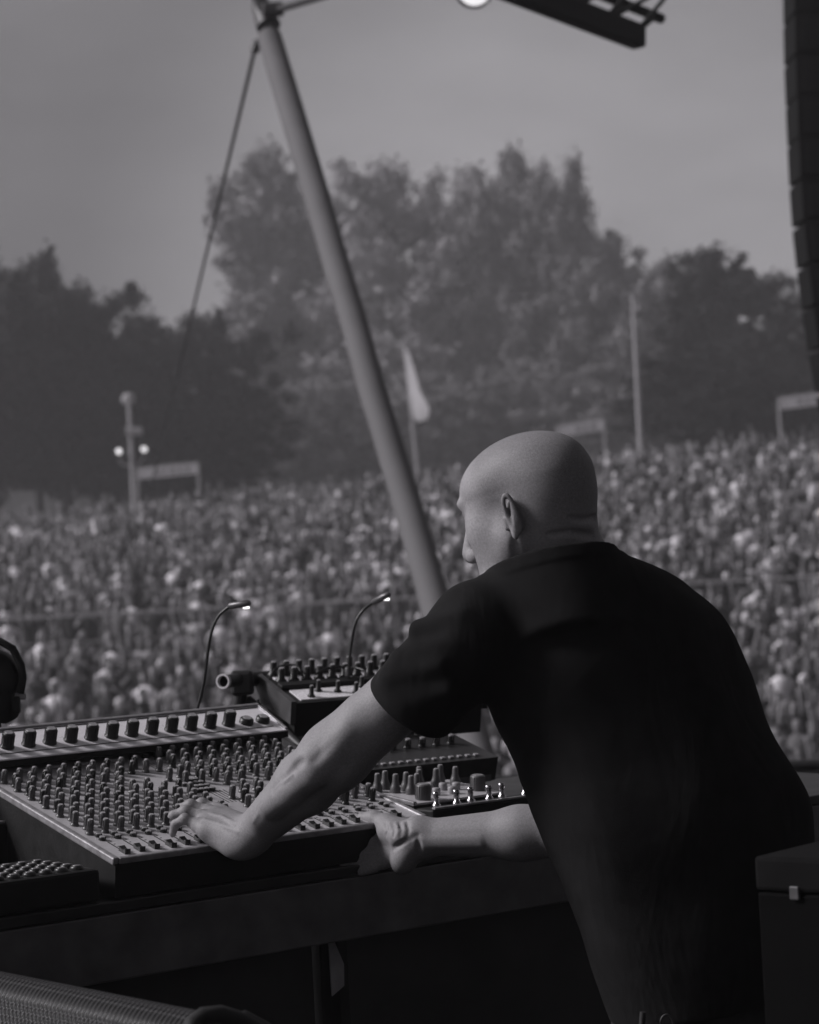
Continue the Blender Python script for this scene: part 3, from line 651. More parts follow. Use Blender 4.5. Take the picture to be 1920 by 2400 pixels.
# arm joints
SH_L = P(1112, 1478, 3.83); EL_L = P(786, 1772, 3.885); WR_L = P(588, 1957, 4.06)
SH_R = P(1575, 1500, 3.98); EL_R = P(1345, 1947, 4.20); WR_R = P(985, 1963, 4.27)
# left hand
K_L = P(480, 1913, 4.14); fL = unit(K_L - WR_L); w0 = np.array([.35, .93, .12]); wL = unit(w0 - (w0 @ fL) * fL); uL = np.cross(wL, fL); uL = uL if uL[2] > 0 else -uL
# right hand: palm towards the camera, thumb up over the console edge
K_R = P(882, 1993, 4.318); fR = unit(K_R - WR_R); w0 = np.array([0.05, -.25, 1.0]); wR = unit(w0 - (w0 @ fR) * fR); uR = np.cross(wR, fR); uR = uR if uR[1] > 0 else -uR   # uR: back of hand, away from camera
def chain(p, pts, rs, k=.006, d=None):
    for i in range(len(pts) - 1):
        c_ = cone(p, pts[i], pts[i + 1], rs[i], rs[i + 1]); d = c_ if d is None else smin(d, c_, k)
    return d
def left_fingers():
    F4 = (((508, 1899, 4.178), (474, 1884, 4.185), (449, 1890, 4.19), (437, 1908, 4.195)),
          ((488, 1904, 4.152), (447, 1887, 4.158), (419, 1897, 4.162), (405, 1915, 4.166)),
          ((474, 1916, 4.125), (435, 1901, 4.128), (407, 1912, 4.132), (394, 1932, 4.136)),
          ((464, 1935, 4.096), (433, 1919, 4.100), (411, 1932, 4.106), (404, 1955, 4.112)))
    return [[P(*q) for q in f] for f in F4]
LFN = left_fingers()
def left_arm(p):
    d = cone(p, SH_L, EL_L, .056, .054)
    fo = EL_L * .68 + WR_L * .32
    d = smin(d, cone(p, EL_L, fo, .0525, .0500), .03)
    d = smin(d, cone(p, fo, WR_L, .0495, .033), .025)
    # brachioradialis and extensor ridges, tendon of the upper arm
    up = np.array([-.45, -.35, .55]); up = unit(up)
    d = smin(d, cone(p, EL_L * .75 + SH_L * .25 + up * .020, EL_L * .55 + WR_L * .45 + up * .012, .030, .020), .022)
    d = smin(d, cone(p, EL_L + np.array([.015, -.028, -.012]), EL_L * .45 + WR_L * .55 + np.array([.008, -.018, -.006]), .022, .014), .018)
    # wrist and hand
    wv = wL
    d = smin(d, cone(p, WR_L - wv * .012 - fL * .01, WR_L + wv * .014, .029, .028), .02)
    heel = WR_L + fL * .012 - uL * .020 - wv * .016
    d = smin(d, ell(p, heel, (.027, .024, .024)), .022)
    d = smin(d, ell(p, WR_L + fL * .018 - uL * .014 + wv * .024, (.026, .026, .020)), .022)
    d = smin(d, ell(p, (WR_L * .5 + LFN[3][0] * .5) - uL * .016, (.044, .024, .022), np.stack([fL, wL, uL], 1)), .018)
    dh_ = None
    for pts in LFN:
        c_ = cone(p, WR_L + (pts[0] - K_L) * .38 + fL * .014 + uL * .004, pts[0], .0190, .0132); dh_ = c_ if dh_ is None else smin(dh_, c_, .016)
    for a, b_ in zip(LFN[:-1], LFN[1:]): dh_ = smin(dh_, cone(p, a[0] - uL * .006 - fL * .02, b_[0] - uL * .006 - fL * .02, .012, .012), .014)
    d = smin(d, dh_, .016)
    for i, pts in enumerate(LFN):
        s_ = .86 if i == 3 else 1.0
        f_ = chain(p, pts, [.0112 * s_, .0099 * s_, .0090 * s_, .0078 * s_], .005)
        f_ = smin(f_, np.linalg.norm(p - pts[1].astype(np.float32), axis=1) - .0104 * s_, .004)
        f_ = smin(f_, np.linalg.norm(p - pts[0].astype(np.float32) - (uL * .003).astype(np.float32), axis=1) - .0120 * s_, .006)
        d = smin(d, f_, .0025)
    # thumb (far side)
    b0 = WR_L + fL * .022 + wL * .034 - uL * .010
    d = smin(d, chain(p, [b0, b0 + fL * .040 + wL * .016 - uL * .012, b0 + fL * .070 + wL * .010 - uL * .024, b0 + fL * .092 - wL * .002 - uL * .034], [.016, .0125, .0105, .0085], .01), .012)
    d = smin(d, cone(p, P(830, 1705, 3.850), P(735, 1790, 3.856), .014, .020), .035)
    d = smin(d, cone(p, P(735, 1790, 3.856), P(610, 1915, 3.985), .020, .010), .035)
    # extensor tendons
    for pts in LFN[:4]:
        d = smin(d, cone(p, WR_L + (pts[0] - K_L) * .4 + fL * .03 + uL * .0150, pts[0] + uL * .0095 - fL * .008, .0022, .0024), .006)
    return d
def right_fingers():
    F4 = (((893, 1968, 4.322), (850, 1976, 4.318), (822, 1987, 4.302), (806, 2003, 4.290)),
          ((887, 1988, 4.316), (843, 2001, 4.310), (816, 2013, 4.296), (801, 2028, 4.285)),
          ((889, 2008, 4.308), (849, 2024, 4.304), (825, 2036, 4.294), (813, 2050, 4.284)),
          ((901, 2022, 4.298), (874, 2034, 4.299), (857, 2040, 4.295), (846, 2045, 4.290)))
    return [[P(*q) for q in f] for f in F4]
RFN = right_fingers()
def right_arm(p):
    d = cone(p, SH_R, EL_R, .052, .046)
    fo = EL_R * .66 + WR_R * .34
    d = smin(d, cone(p, EL_R, fo, .047, .046), .03)
    d = smin(d, cone(p, fo, WR_R, .0455, .0315), .025)
    d = smin(d, cone(p, WR_R - wR * .010, WR_R + wR * .012, .0285, .0275), .02)
    # inner-wrist tendons
    for o in (.004, -.006):
        d = smin(d, cone(p, WR_R * .55 + EL_R * .45 - uR * .036 + wR * o, WR_R - uR * .0265 + wR * o, .003, .0032), .012)
    dh_ = None
    for pts in RFN:
        c_ = cone(p, WR_R + (pts[0] - K_R) * .5 + fR * .018, pts[0], .0180, .0120); dh_ = c_ if dh_ is None else smin(dh_, c_, .016)
    d = smin(d, dh_, .016)
    hyp = P(950, 2008, 4.262)                       # heel of the hand, little-finger side
    Rr = np.stack([unit(fR * .75 - wR * .65), unit(np.cross(uR, fR * .75 - wR * .65)), uR], 1)
    d = smin(d, ell(p, hyp, (.036, .026, .026), Rr), .010)
    th0 = WR_R + fR * .024 + wR * .014 - uR * .020
    T1 = P(908, 1934, 4.315); T2 = P(877, 1919, 4.335); T3 = P(851, 1916, 4.348)
    d = smin(d, chain(p, [th0, T1, T2, T3], [.0250, .0190, .0135, .0105], .012), .012)
    d = smin(d, ell(p, P(938, 1950, 4.30), (.042, .026, .026)), .010)
    for i, pts in enumerate(RFN):
        s_ = .86 if i == 3 else 1.0
        f_ = chain(p, pts, [.0122 * s_, .0100 * s_, .0090 * s_, .0078 * s_], .005)
        f_ = smin(f_, np.linalg.norm(p - pts[1].astype(np.float32), axis=1) - .0106 * s_, .005); d = smin(d, f_, .004)
    return d
# torso line
TAX = radians(24); tx = np.array([cos(TAX), sin(TAX), 0.]); ty = np.array([-sin(TAX), cos(TAX), 0.])
TC = [(1400, 1575, 3.93, .180), (1449, 1642, 3.92, .208), (1526, 1792, 3.90, .206), (1606, 1992, 3.88, .214), (1668, 2226, 3.86, .193), (1694, 2345, 3.85, .192)]
TCP = [(P(a, b_, c_), r) for a, b_, c_, r in TC]
QM = np.stack([tx, ty * 1.5, np.array([0, 0, 1.])], 1).astype(np.float32)
def torso_d(p, shrink=0.0):
    q = p @ QM; d = None
    for (a, ra), (b_, rb_) in zip(TCP[:-1], TCP[1:]):
        c_ = cone(q, a @ QM, b_ @ QM, ra - shrink, rb_ - shrink); d = c_ if d is None else smin(d, c_, .05)
    return d * .8
NK = P(1322, 1372, 3.88)
def grp(c_, r):
    c_ = np.asarray(c_, np.float32)
    def dec(fn):
        def g_(p):
            dd = np.linalg.norm(p - c_, axis=1) - r; out_ = np.maximum(dd, .0) + .03; mk = dd < .0
            if mk.any(): out_[mk] = np.minimum(fn(p[mk]), .2)
            return out_
        return g_
    return dec
H_ = grp((HO + NB) / 2, .27)(head); LA = grp((SH_L + WR_L) / 2, .42)(left_arm); RA_ = grp((SH_R + WR_R) / 2, .46)(right_arm)
TS_ = grp(TCP[2][0], .62)(lambda p: np.minimum(torso_d(p, .03), smin(cone(p, NB, SH_L, .07, .06), cone(p, NB, SH_R, .07, .06), .03)))
def hit(fn, px_, py_):
    ds = np.linspace(3.4, 4.6, 900); pts = np.array([P(px_, py_, d_) for d_ in ds], np.float32); v_ = fn(pts); k_ = np.argmax(v_ < 0)
    return pts[k_].astype(float) if (v_ < 0).any() else None
def lines(fn, groups):
    out_ = []
    for kind, pix, r, dep, k_ in groups:                     # creases cut in, ridges and veins raised
        hp_ = [hit(fn, *q) for q in pix]; hp_ = [q for q in hp_ if q is not None]
        off = (r - dep) if kind > 0 else -(r - dep)
        out_ += [(kind, a + off * unit(a - CAM), b_ + off * unit(b_ - CAM), r, k_) for a, b_ in zip(hp_[:-1], hp_[1:])]
    return out_
DETL = lines(left_arm, [(-1, ((776, 1748), (757, 1765), (738, 1784)), .006, .0008, .009), (-1, ((700, 1790), (672, 1822), (640, 1856)), .009, .0002, .008),
    (1, ((818, 1712), (782, 1765), (736, 1812), (684, 1855), (636, 1890)), .020, .0006, .012), (1, ((748, 1840), (700, 1874), (655, 1912)), .0040, .0004, .003),
    (1, ((690, 1815), (655, 1845), (622, 1886), (596, 1925)), .0035, .0004, .003), (1, ((556, 1932), (520, 1915), (494, 1908)), .0035, .0006, .003),
    (1, ((560, 1950), (515, 1932), (478, 1922)), .0035, .0005, .003)])
DETR = lines(right_arm, [(-1, ((922, 1988), (948, 1972), (978, 1958)), .005, .0010, .004), (-1, ((978, 1962), (984, 1998), (998, 2026)), .005, .0006, .003)] + [(-1, ((902 + 17 * i, 1928 - i), (907 + 17 * i, 1944), (904 + 17 * i, 1958 + 2 * i)), .0035, .0002, .0022) for i in range(4)])
HDET = lines(head, [(-1, ((1340, 1216), (1370, 1220), (1397, 1213)), .006, .0003, .004), (-1, ((1290, 1256), (1340, 1249), (1392, 1255)), .007, .0002, .005), (-1, ((1206, 1266), (1208, 1284), (1213, 1305)), .007, .0008, .006)])
def carve(p, fn, det):
    d = fn(p)
    for kind, a, b_, r, k_ in det:
        c_ = cone(p, a, b_, r, r); d = smin(d, c_, k_) if kind > 0 else smax(d, -c_, k_)
    return d
H_ = grp((HO + NB) / 2, .27)(lambda p: carve(p, head, HDET)); LA = grp((SH_L + WR_L) / 2, .42)(lambda p: carve(p, left_arm, DETL)); RA_ = grp((SH_R + WR_R) / 2, .46)(lambda p: carve(p, right_arm, DETR))
def body(p): return smin(smin(smin(H_(p), LA(p), .02), RA_(p), .02), TS_(p), .03)
M_skin = mat('skin', .29, .58, scale=260, var=.16, bump=.24, bscale=700, spec=.4)
t = M_skin.node_tree; bs = t.nodes['Principled BSDF']
# wrinkle-like second bump
wv_ = t.nodes.new('ShaderNodeTexNoise'); wv_.inputs['Scale'].default_value = 45; wv_.inputs['Detail'].default_value = 8; wv_.inputs['Roughness'].default_value = .7
tcn = [n for n in t.nodes if n.type == 'TEX_COORD'][0]; t.links.new(tcn.outputs['Object'], wv_.inputs['Vector'])
b2_ = t.nodes.new('ShaderNodeBump'); b2_.inputs['Strength'].default_value = .10; b2_.inputs['Distance'].default_value = .003
old = bs.inputs['Normal'].links[0].from_socket; t.links.new(wv_.outputs[0], b2_.inputs['Height']); t.links.new(old, b2_.inputs['Normal']); t.links.new(b2_.outputs[0], bs.inputs['Normal'])
sta = t.nodes.new('ShaderNodeAttribute'); sta.attribute_name = 'stubble'; stn = t.nodes.new('ShaderNodeTexNoise'); stn.inputs['Scale'].default_value = 900; stn.inputs['Detail'].default_value = 2
t.links.new(tcn.outputs['Object'], stn.inputs['Vector']); stm = t.nodes.new('ShaderNodeMath'); stm.operation = 'MULTIPLY'; str_ = t.nodes.new('ShaderNodeMapRange'); str_.inputs[1].default_value = .35; str_.inputs[2].default_value = .65; str_.inputs[3].default_value = .15; str_.inputs[4].default_value = .62
t.links.new(stn.outputs[0], str_.inputs[0]); t.links.new(sta.outputs['Fac'], stm.inputs[0]); t.links.new(str_.outputs[0], stm.inputs[1])
smx = t.nodes.new('ShaderNodeMix'); smx.data_type = 'RGBA'; oldc = bs.inputs['Base Color'].links[0].from_socket; t.links.new(stm.outputs[0], smx.inputs[0]); t.links.new(oldc, smx.inputs[6]); smx.inputs[7].default_value = (.07, .068, .071, 1); t.links.new(smx.outputs[2], bs.inputs['Base Color'])
lo_ = np.array([-.62, 3.45, .62]); hi_ = np.array([.72, 4.62, 1.82])
man = sdf_mesh(body, lo_, hi_, .0026, 'person', M_skin)
_n = len(man.data.vertices); _co = np.empty(_n * 3, np.float32); man.data.vertices.foreach_get('co', _co); _q = ((_co.reshape(-1, 3) - HO) @ HRm) / HS
def _ss(a): a = np.clip(a, 0, 1); return a * a * (3 - 2 * a)
_scalp = _ss((.050 - _q[:, 1] + (_q[:, 2] - .03) * .35) / .035) * _ss((_q[:, 2] + .055) / .04) * _ss((.115 - np.linalg.norm(_q * np.array([1, .8, .8]), axis=1)) / .01 + 1)
_beard = _ss((_q[:, 1] - .005) / .02) * _ss((-.030 - _q[:, 2]) / .02) * .6
_at = man.data.attributes.new('stubble', 'FLOAT', 'POINT'); _at.data.foreach_set('value', np.clip(_scalp + _beard, 0, 1).astype(np.float32))
tag(man, 'bald man in black T-shirt leaning over the console, one hand on a fader', 'person')

# shirt
SLV = P(962, 1657, 3.86)                       # centre of the sleeve opening
ax_ = unit(SLV - SH_L)
rngf = np.random.default_rng(3)
FOLD = [(unit(rngf.normal(size=3)) * rngf.uniform(14, 34), rngf.uniform(0, 6), rngf.uniform(.0010, .0026)) for _ in range(9)]
neck_axis = unit(L2W((0, -.028, -.020)) - NB)
CC = P(1293, 1324, 3.87); cn = unit(np.array([-.20, .26, .90])); cxv = unit(P(1452, 1290, 3.86) - P(1138, 1362, 3.90)); cn = unit(cn - (cn @ cxv) * cxv); cyv = np.cross(cn, cxv)
CM = np.stack([cxv, cyv, cn], 1).astype(np.float32)
def shirt(p):
    d = torso_d(p)
    d = smin(d, ell(p, P(1395, 1490, 3.90), (.155, .105, .115), np.stack([tx, ty, [0, 0, 1.]], 1)), .09)
    d = smin(d, cone(p, SH_L * .9 + NK * .1 - E3 * .012, SH_R * .86 + NK * .14 - E3 * .012, .064, .062), .05)
    d = smin(d, cone(p, NK - E3 * .01, SH_L, .044, .058), .04); d = smin(d, cone(p, NK - E3 * .01, SH_R, .036, .052), .03)
    d = smin(d, cone(p, P(1425, 1345, 3.90), P(1540, 1425, 3.95), .026, .040), .03)
    d = smin(d, ell(p, SH_R + np.array([.014, -.01, -.020]), (.072, .072, .074)), .03)
    d = smin(d, cone(p, SH_R, EL_R * .55 + SH_R * .45, .064, .070), .03)
    sl = cone(p, SH_L, SLV + ax_ * .04, .072, .077)
    sl = smax(sl, ((p - SLV.astype(np.float32)) @ ax_.astype(np.float32)) + .010 * ((p - SLV.astype(np.float32)) @ np.array([.7, .6, .3], np.float32)) / .08, .006)
    # sleeve folds
    for a, b_, r in (((940, 1545), (1060, 1500), .009), ((915, 1590), (1030, 1560), .008), ((980, 1470), (1080, 1440), .010), ((950, 1640), (1050, 1620), .006)):
        sl = smin(sl, cone(p, P(*a, 3.80), P(*b_, 3.765), r, r * .4), .03)
    d = smin(d, sl, .035)
    # long soft drapes down the back
    for k_, ph, am_ in FOLD: d = d + am_ * np.sin(p @ k_.astype(np.float32) + ph)
    # neck opening and rib band
    q = (p - CC.astype(np.float32)) @ CM
    er = np.sqrt((q[:, 0] / 1.0) ** 2 + (q[:, 1] / .82) ** 2)
    disc = smax(er - .109, np.abs(q[:, 2] + .065) - .058, .012); d = smin(d, disc, .035);
    hole = np.maximum(er - .103, -(q[:, 2] + .012)); d = smax(d, -hole, .010)
    band = np.sqrt(np.maximum(np.abs(er - .107) - .001, 0) ** 2 + np.maximum(np.abs(q[:, 2] + .004) - .009, 0) ** 2) - .0035
    d = smin(d, band, .006)
    hem = (p - TCP[-1][0].astype(np.float32)) @ unit(np.array([.12, 0, -1.0])).astype(np.float32)
    d = smax(d, hem, .006)
    inner = cone(p, SLV + ax_ * .06, SLV - ax_ * .03, .071, .066); d = smax(d, -inner, .004)
    return d
M_shirt = mat('black_cotton', .011, .95, scale=30, var=.25, bump=.25, bscale=900, spec=.15)
t = M_shirt.node_tree; bs = t.nodes['Principled BSDF']; mp = t.nodes.new('ShaderNodeMapping'); mp.inputs['Scale'].default_value = (9, 5, 3.2); mp.inputs['Rotation'].default_value = (.2, .55, .3)
cn_ = t.nodes.new('ShaderNodeTexNoise'); cn_.inputs['Scale'].default_value = 1.0; cn_.inputs['Detail'].default_value = 3; cn_.inputs['Distortion'].default_value = .8
t.links.new([n for n in t.nodes if n.type == 'TEX_COORD'][0].outputs['Object'], mp.inputs[0]); t.links.new(mp.outputs[0], cn_.inputs['Vector'])
bq = t.nodes.new('ShaderNodeBump'); bq.inputs['Strength'].default_value = .35; bq.inputs['Distance'].default_value = .03; oldn = bs.inputs['Normal'].links[0].from_socket
t.links.new(cn_.outputs[0], bq.inputs['Height']); t.links.new(oldn, bq.inputs['Normal']); t.links.new(bq.outputs[0], bs.inputs['Normal'])
sh = sdf_mesh(shirt, lo_ - .08, hi_ + .12, .0035, 't_shirt', M_shirt, man)
HIP = TCP[-1][0] + np.array([0, .02, -.02])
def trousers(p):
    d = None
    q = p.copy(); hipL = HIP - tx * .09 - np.array([0, 0, .06]); hipR = HIP + tx * .09 - np.array([0, 0, .06])
    d = ell(p, HIP, (.185, .14, .15), np.stack([tx, ty, [0, 0, 1.]], 1))
    for hpt, kx, fx in ((hipL, np.array([-.02, .06, .50]), np.array([-.04, -.02, .09])), (hipR, np.array([.03, .0, .50]), np.array([.08, -.06, .09]))):
        kn = np.array([hpt[0] + kx[0], hpt[1] + kx[1], .50]); ft = np.array([hpt[0] + fx[0], hpt[1] + fx[1], .09])
        d = smin(d, cone(p, hpt, kn, .10, .075), .04); d = smin(d, cone(p, kn, ft, .072, .062), .03)
    for k_, ph, am_ in FOLD[:5]: d = d + am_ * np.sin(p @ k_.astype(np.float32) + ph)
    d = smax(d, .075 - p[:, 2], .01)
    return d
sdf_mesh(trousers, (HIP[0] - .35, HIP[1] - .3, .03), (HIP[0] + .4, HIP[1] + .35, HIP[2] + .2), .007, 'trousers', mat('dark_denim', .02, .8, scale=60, var=.3, bump=.3, bscale=500), man)
for sgn, fx in ((-1, np.array([-.04, -.02, .0])), (1, np.array([.08, -.06, .0]))):
    hpt = HIP + sgn * tx * .09; fpos = np.array([hpt[0] + fx[0], hpt[1] + fx[1], 0])
    fd = unit(ty + tx * .15 * sgn)
    def shoe(p, fpos=fpos, fd=fd):
        d = cone(p, fpos + np.array([0, 0, .05]) - fd * .05, fpos + fd * .15 + np.array([0, 0, .035]), .043, .036)
        return smax(smin(d, cone(p, fpos + [0, 0, .06], fpos + [0, 0, .11], .048, .045), .03), .002 - p[:, 2], .004)
    sdf_mesh(shoe, fpos - np.array([.22, .2, .02]), fpos + np.array([.22, .3, .2]), .006, 'shoe', mat('black_shoe', .02, .5), man)
b = MB(); kp = P(1562, 2384, 3.66)
b.tube([kp + np.array([.010 * cos(a), 0, .016 * sin(a) - .012]) for a in np.linspace(0, 2 * pi, 20)], .0018, 8); b.tube([kp + np.array([-.04, .0, -.02]), kp + np.array([-.036, 0, .01])], .005, 8)
b.build('key_ring', mat('dull_key_ring', .03, .6), man)

# ------------------------------------------------------------------ leaning mast, cable, truss, lamp
M_mast = mat('mast_paint', .12, .8, 0, scale=3, var=.12, bump=.05)
mt = empty('leaning_mast', P(1090, 1560, 12.2)); tag(mt, 'pale leaning tubular mast crossing the sky behind the man', 'mast')
mb0 = P(1090, 1560, 12.2)
pm = [P(1158, 1900, 12.2), P(1016, 1399, 13.2), P(971, 1237, 13.6), P(922, 1075, 14.0), P(870, 905, 14.4), P(829, 754, 14.9), P(794, 640, 15.3), P(740, 452, 16.0), P(690, 283, 16.7), P(632, 88, 17.5)]
b = MB(); b.tube([p - mb0 for p in pm], [.088, .088, .087, .086, .086, .087, .088, .090, .092, .092], 24); b.build('mast_tube', M_mast, mt)
b = MB(); tp = P(630, 62, 17.6); b.tube([tp - mb0, P(612, 15, 17.7) - mb0, P(603, -30, 17.8) - mb0], [.095, .07, .04], 12); b.tube([P(590, -40, 17.6) - mb0, P(640, 60, 17.6) - mb0], .05, 8); b.box(P(640, 22, 17.5) - mb0, (.16, .1, .10), bev=.02); b.tube([P(604, 95, 17.5) - mb0, P(596, 122, 17.5) - mb0], .035, 8); b.build('head_fitting', mat('mast_fitting', .07, .5, .3), mt)
M_cab = mat('steel_cable', .05, .6, .3)
def straight(label, a, b_, r, name, cat, group=None):
    o = MB().tube([(0, 0, 0), np.array(b_) - np.array(a)], r, 8).build(name, M_cab); o.location = a; return tag(o, label, cat, group)
straight('dark guy wire falling from the mast head to the dark trees at left', P(600, 105, 17.5), P(352, 1150, 45), .016, 'guy_wire', 'wire', 'wires from the mast head')
straight('short guy wire leaving the mast head upward to the right', P(652, 22, 17.5), P(820, -28, 16), .028, 'guy_wire', 'wire', 'wires from the mast head')
tr = empty('roof_truss', P(1512, 85, 13)); tag(tr, 'dark stage roof truss with lattice bars entering at the top of the picture', 'truss')
to = P(1512, 85, 13)
ta = P(1500, 88, 13); tbk = P(1075, -75, 11.8); M_truss = mat('dark_truss', .010, .8)
dr = unit(tbk - ta); sd_ = unit(np.cross(dr, np.array([0, 0, 1.]))); upv = np.cross(sd_, dr); upv = upv if upv[2] > 0 else -upv
b = MB(); Rb = np.stack([dr, sd_, upv], 1); Lr = np.linalg.norm(tbk - ta); b.box((ta + tbk) / 2 - to, (Lr, .10, .135), Rb, .02); b.build('lower_chord', M_truss, tr)
o1 = P(1640, -25, 13.6) - P(1500, 88, 13)
b = MB(); b.tube([ta + o1 - to, tbk + o1 - to], .035, 10); b.tube([ta + o1 * .45 + np.array([0, .3, .05]) - to, tbk + o1 * .45 + np.array([0, .3, .05]) - to], .03, 10); b.build('upper_chord', M_truss, tr)
b = MB()
for k in range(5):
    q0 = ta + dr * (.06 + .30 * k); q1 = q0 + o1 + dr * .15; b.tube([q0 - to, q1 - to], .013, 8); b.tube([q1 - to, q0 + dr * .30 - to], .013, 8); b.tube([q0 - to, q0 + o1 * .45 + np.array([0, .3, .05]) - to], .014, 8)
b.build('lattice_bar', M_truss, tr)
lp = empty('stage_spotlight', P(1112, -28, 12)); tag(lp, 'lit round stage spotlight hanging at the top edge beside the truss', 'spotlight')
fd_ = unit(np.array([-.15, -1, -.35])); Rl = frame_z(fd_)
b = MB(); b.lathe([(.055, -.22), (.085, -.16), (.098, .0), (.104, .01), (.104, .03), (.096, .03), (.090, .0), (.0, -.1)], 24, (0, 0, 0), Rl); b.build('lamp_can', mat('lamp_can', .35, .4, .3), lp)
b = MB(); b.lathe([(.088, .005), (.06, .016), (.0, .022)], 24, (0, 0, 0), Rl); b.build('lens', mat('lit_lens', .8, .3, emit=.55, bump=0), lp)
b = MB(); b.tube([(-.12, 0, 0), (-.12, 0, .12), (0, 0, .17), (.12, 0, .12), (.12, 0, 0)], .008, 8); b.build('yoke', M_truss, lp)

# line array
la = empty('line_array', P(1960, 0, 20)); tag(la, 'tall curved hanging loudspeaker array of black cabinets at the right edge', 'loudspeaker')
lo0 = P(1960, 0, 20)
ed = [(1848, -60), (1848, 0), (1851, 150), (1857, 300), (1864, 450), (1872, 550), (1884, 650), (1898, 760), (1915, 860), (1935, 950), (1960, 1040)]
eyv = [e[1] for e in ed]; exv = [e[0] for e in ed]
M_la = mat('cabinet_black', .005, .9, spec=.15); M_lg = mat('cabinet_grille', .010, .8, scale=200, spec=.2)
yy = -50.
while yy < 900:
    y2 = yy + 94; xa = np.interp(yy, eyv, exv); xb = np.interp(y2, eyv, exv); wpx = 265
    cpt = P((xa + xb) / 2 + wpx / 2, (yy + y2) / 2, 20) - lo0; ang = math.atan2(xb - xa, y2 - yy)
    Rk = np.stack([unit(CR * cos(ang) - CU * sin(ang) * -0 + CU * sin(ang) * 1), np.zeros(3), np.zeros(3)], 1)
    xk = unit(CR * cos(ang) + CU * sin(ang) * 1.0); zk = unit(CU * cos(ang) - CR * sin(ang)); yk = np.cross(zk, xk)
    Rk = np.stack([xk, yk, zk], 1)
    cb = MB(); cb.box(cpt, (wpx / 275, .6, .332), Rk, .012); co = cb.build('cabinet', M_la, la)
    cb = MB(); cb.box(cpt - yk * .303, (wpx / 275 - .10, .012, .27), Rk, .004)
    for z_ in (-.09, 0, .09): cb.box(cpt - yk * .311 + zk * z_, (wpx / 275 - .12, .006, .012), Rk)
    cb.build('grille', M_lg, co); yy += 94.5

# black barrier along the stage front
br = empty('stage_barrier', (0, 9.3, 0)); tag(br, 'waist high black barrier along the front edge of the stage', 'barrier')
b = MB()
for i in range(8): b.box((-4.2 + 1.2 * i, 0, .33), (1.18, .05, .62), bev=.01)
b.build('panel', M_black, br)
b = MB(); b.tube([(-4.8, 0, .66), (4.8, 0, .66)], .022, 10); b.build('top_rail', M_dark_steel, br)
for i in range(9):
    b = MB(); b.box((-4.8 + 1.2 * i, .02, .33), (.05, .06, .66)); b.box((-4.8 + 1.2 * i, .25, .02), (.05, .5, .04)); b.build('post', M_dark_steel, br)

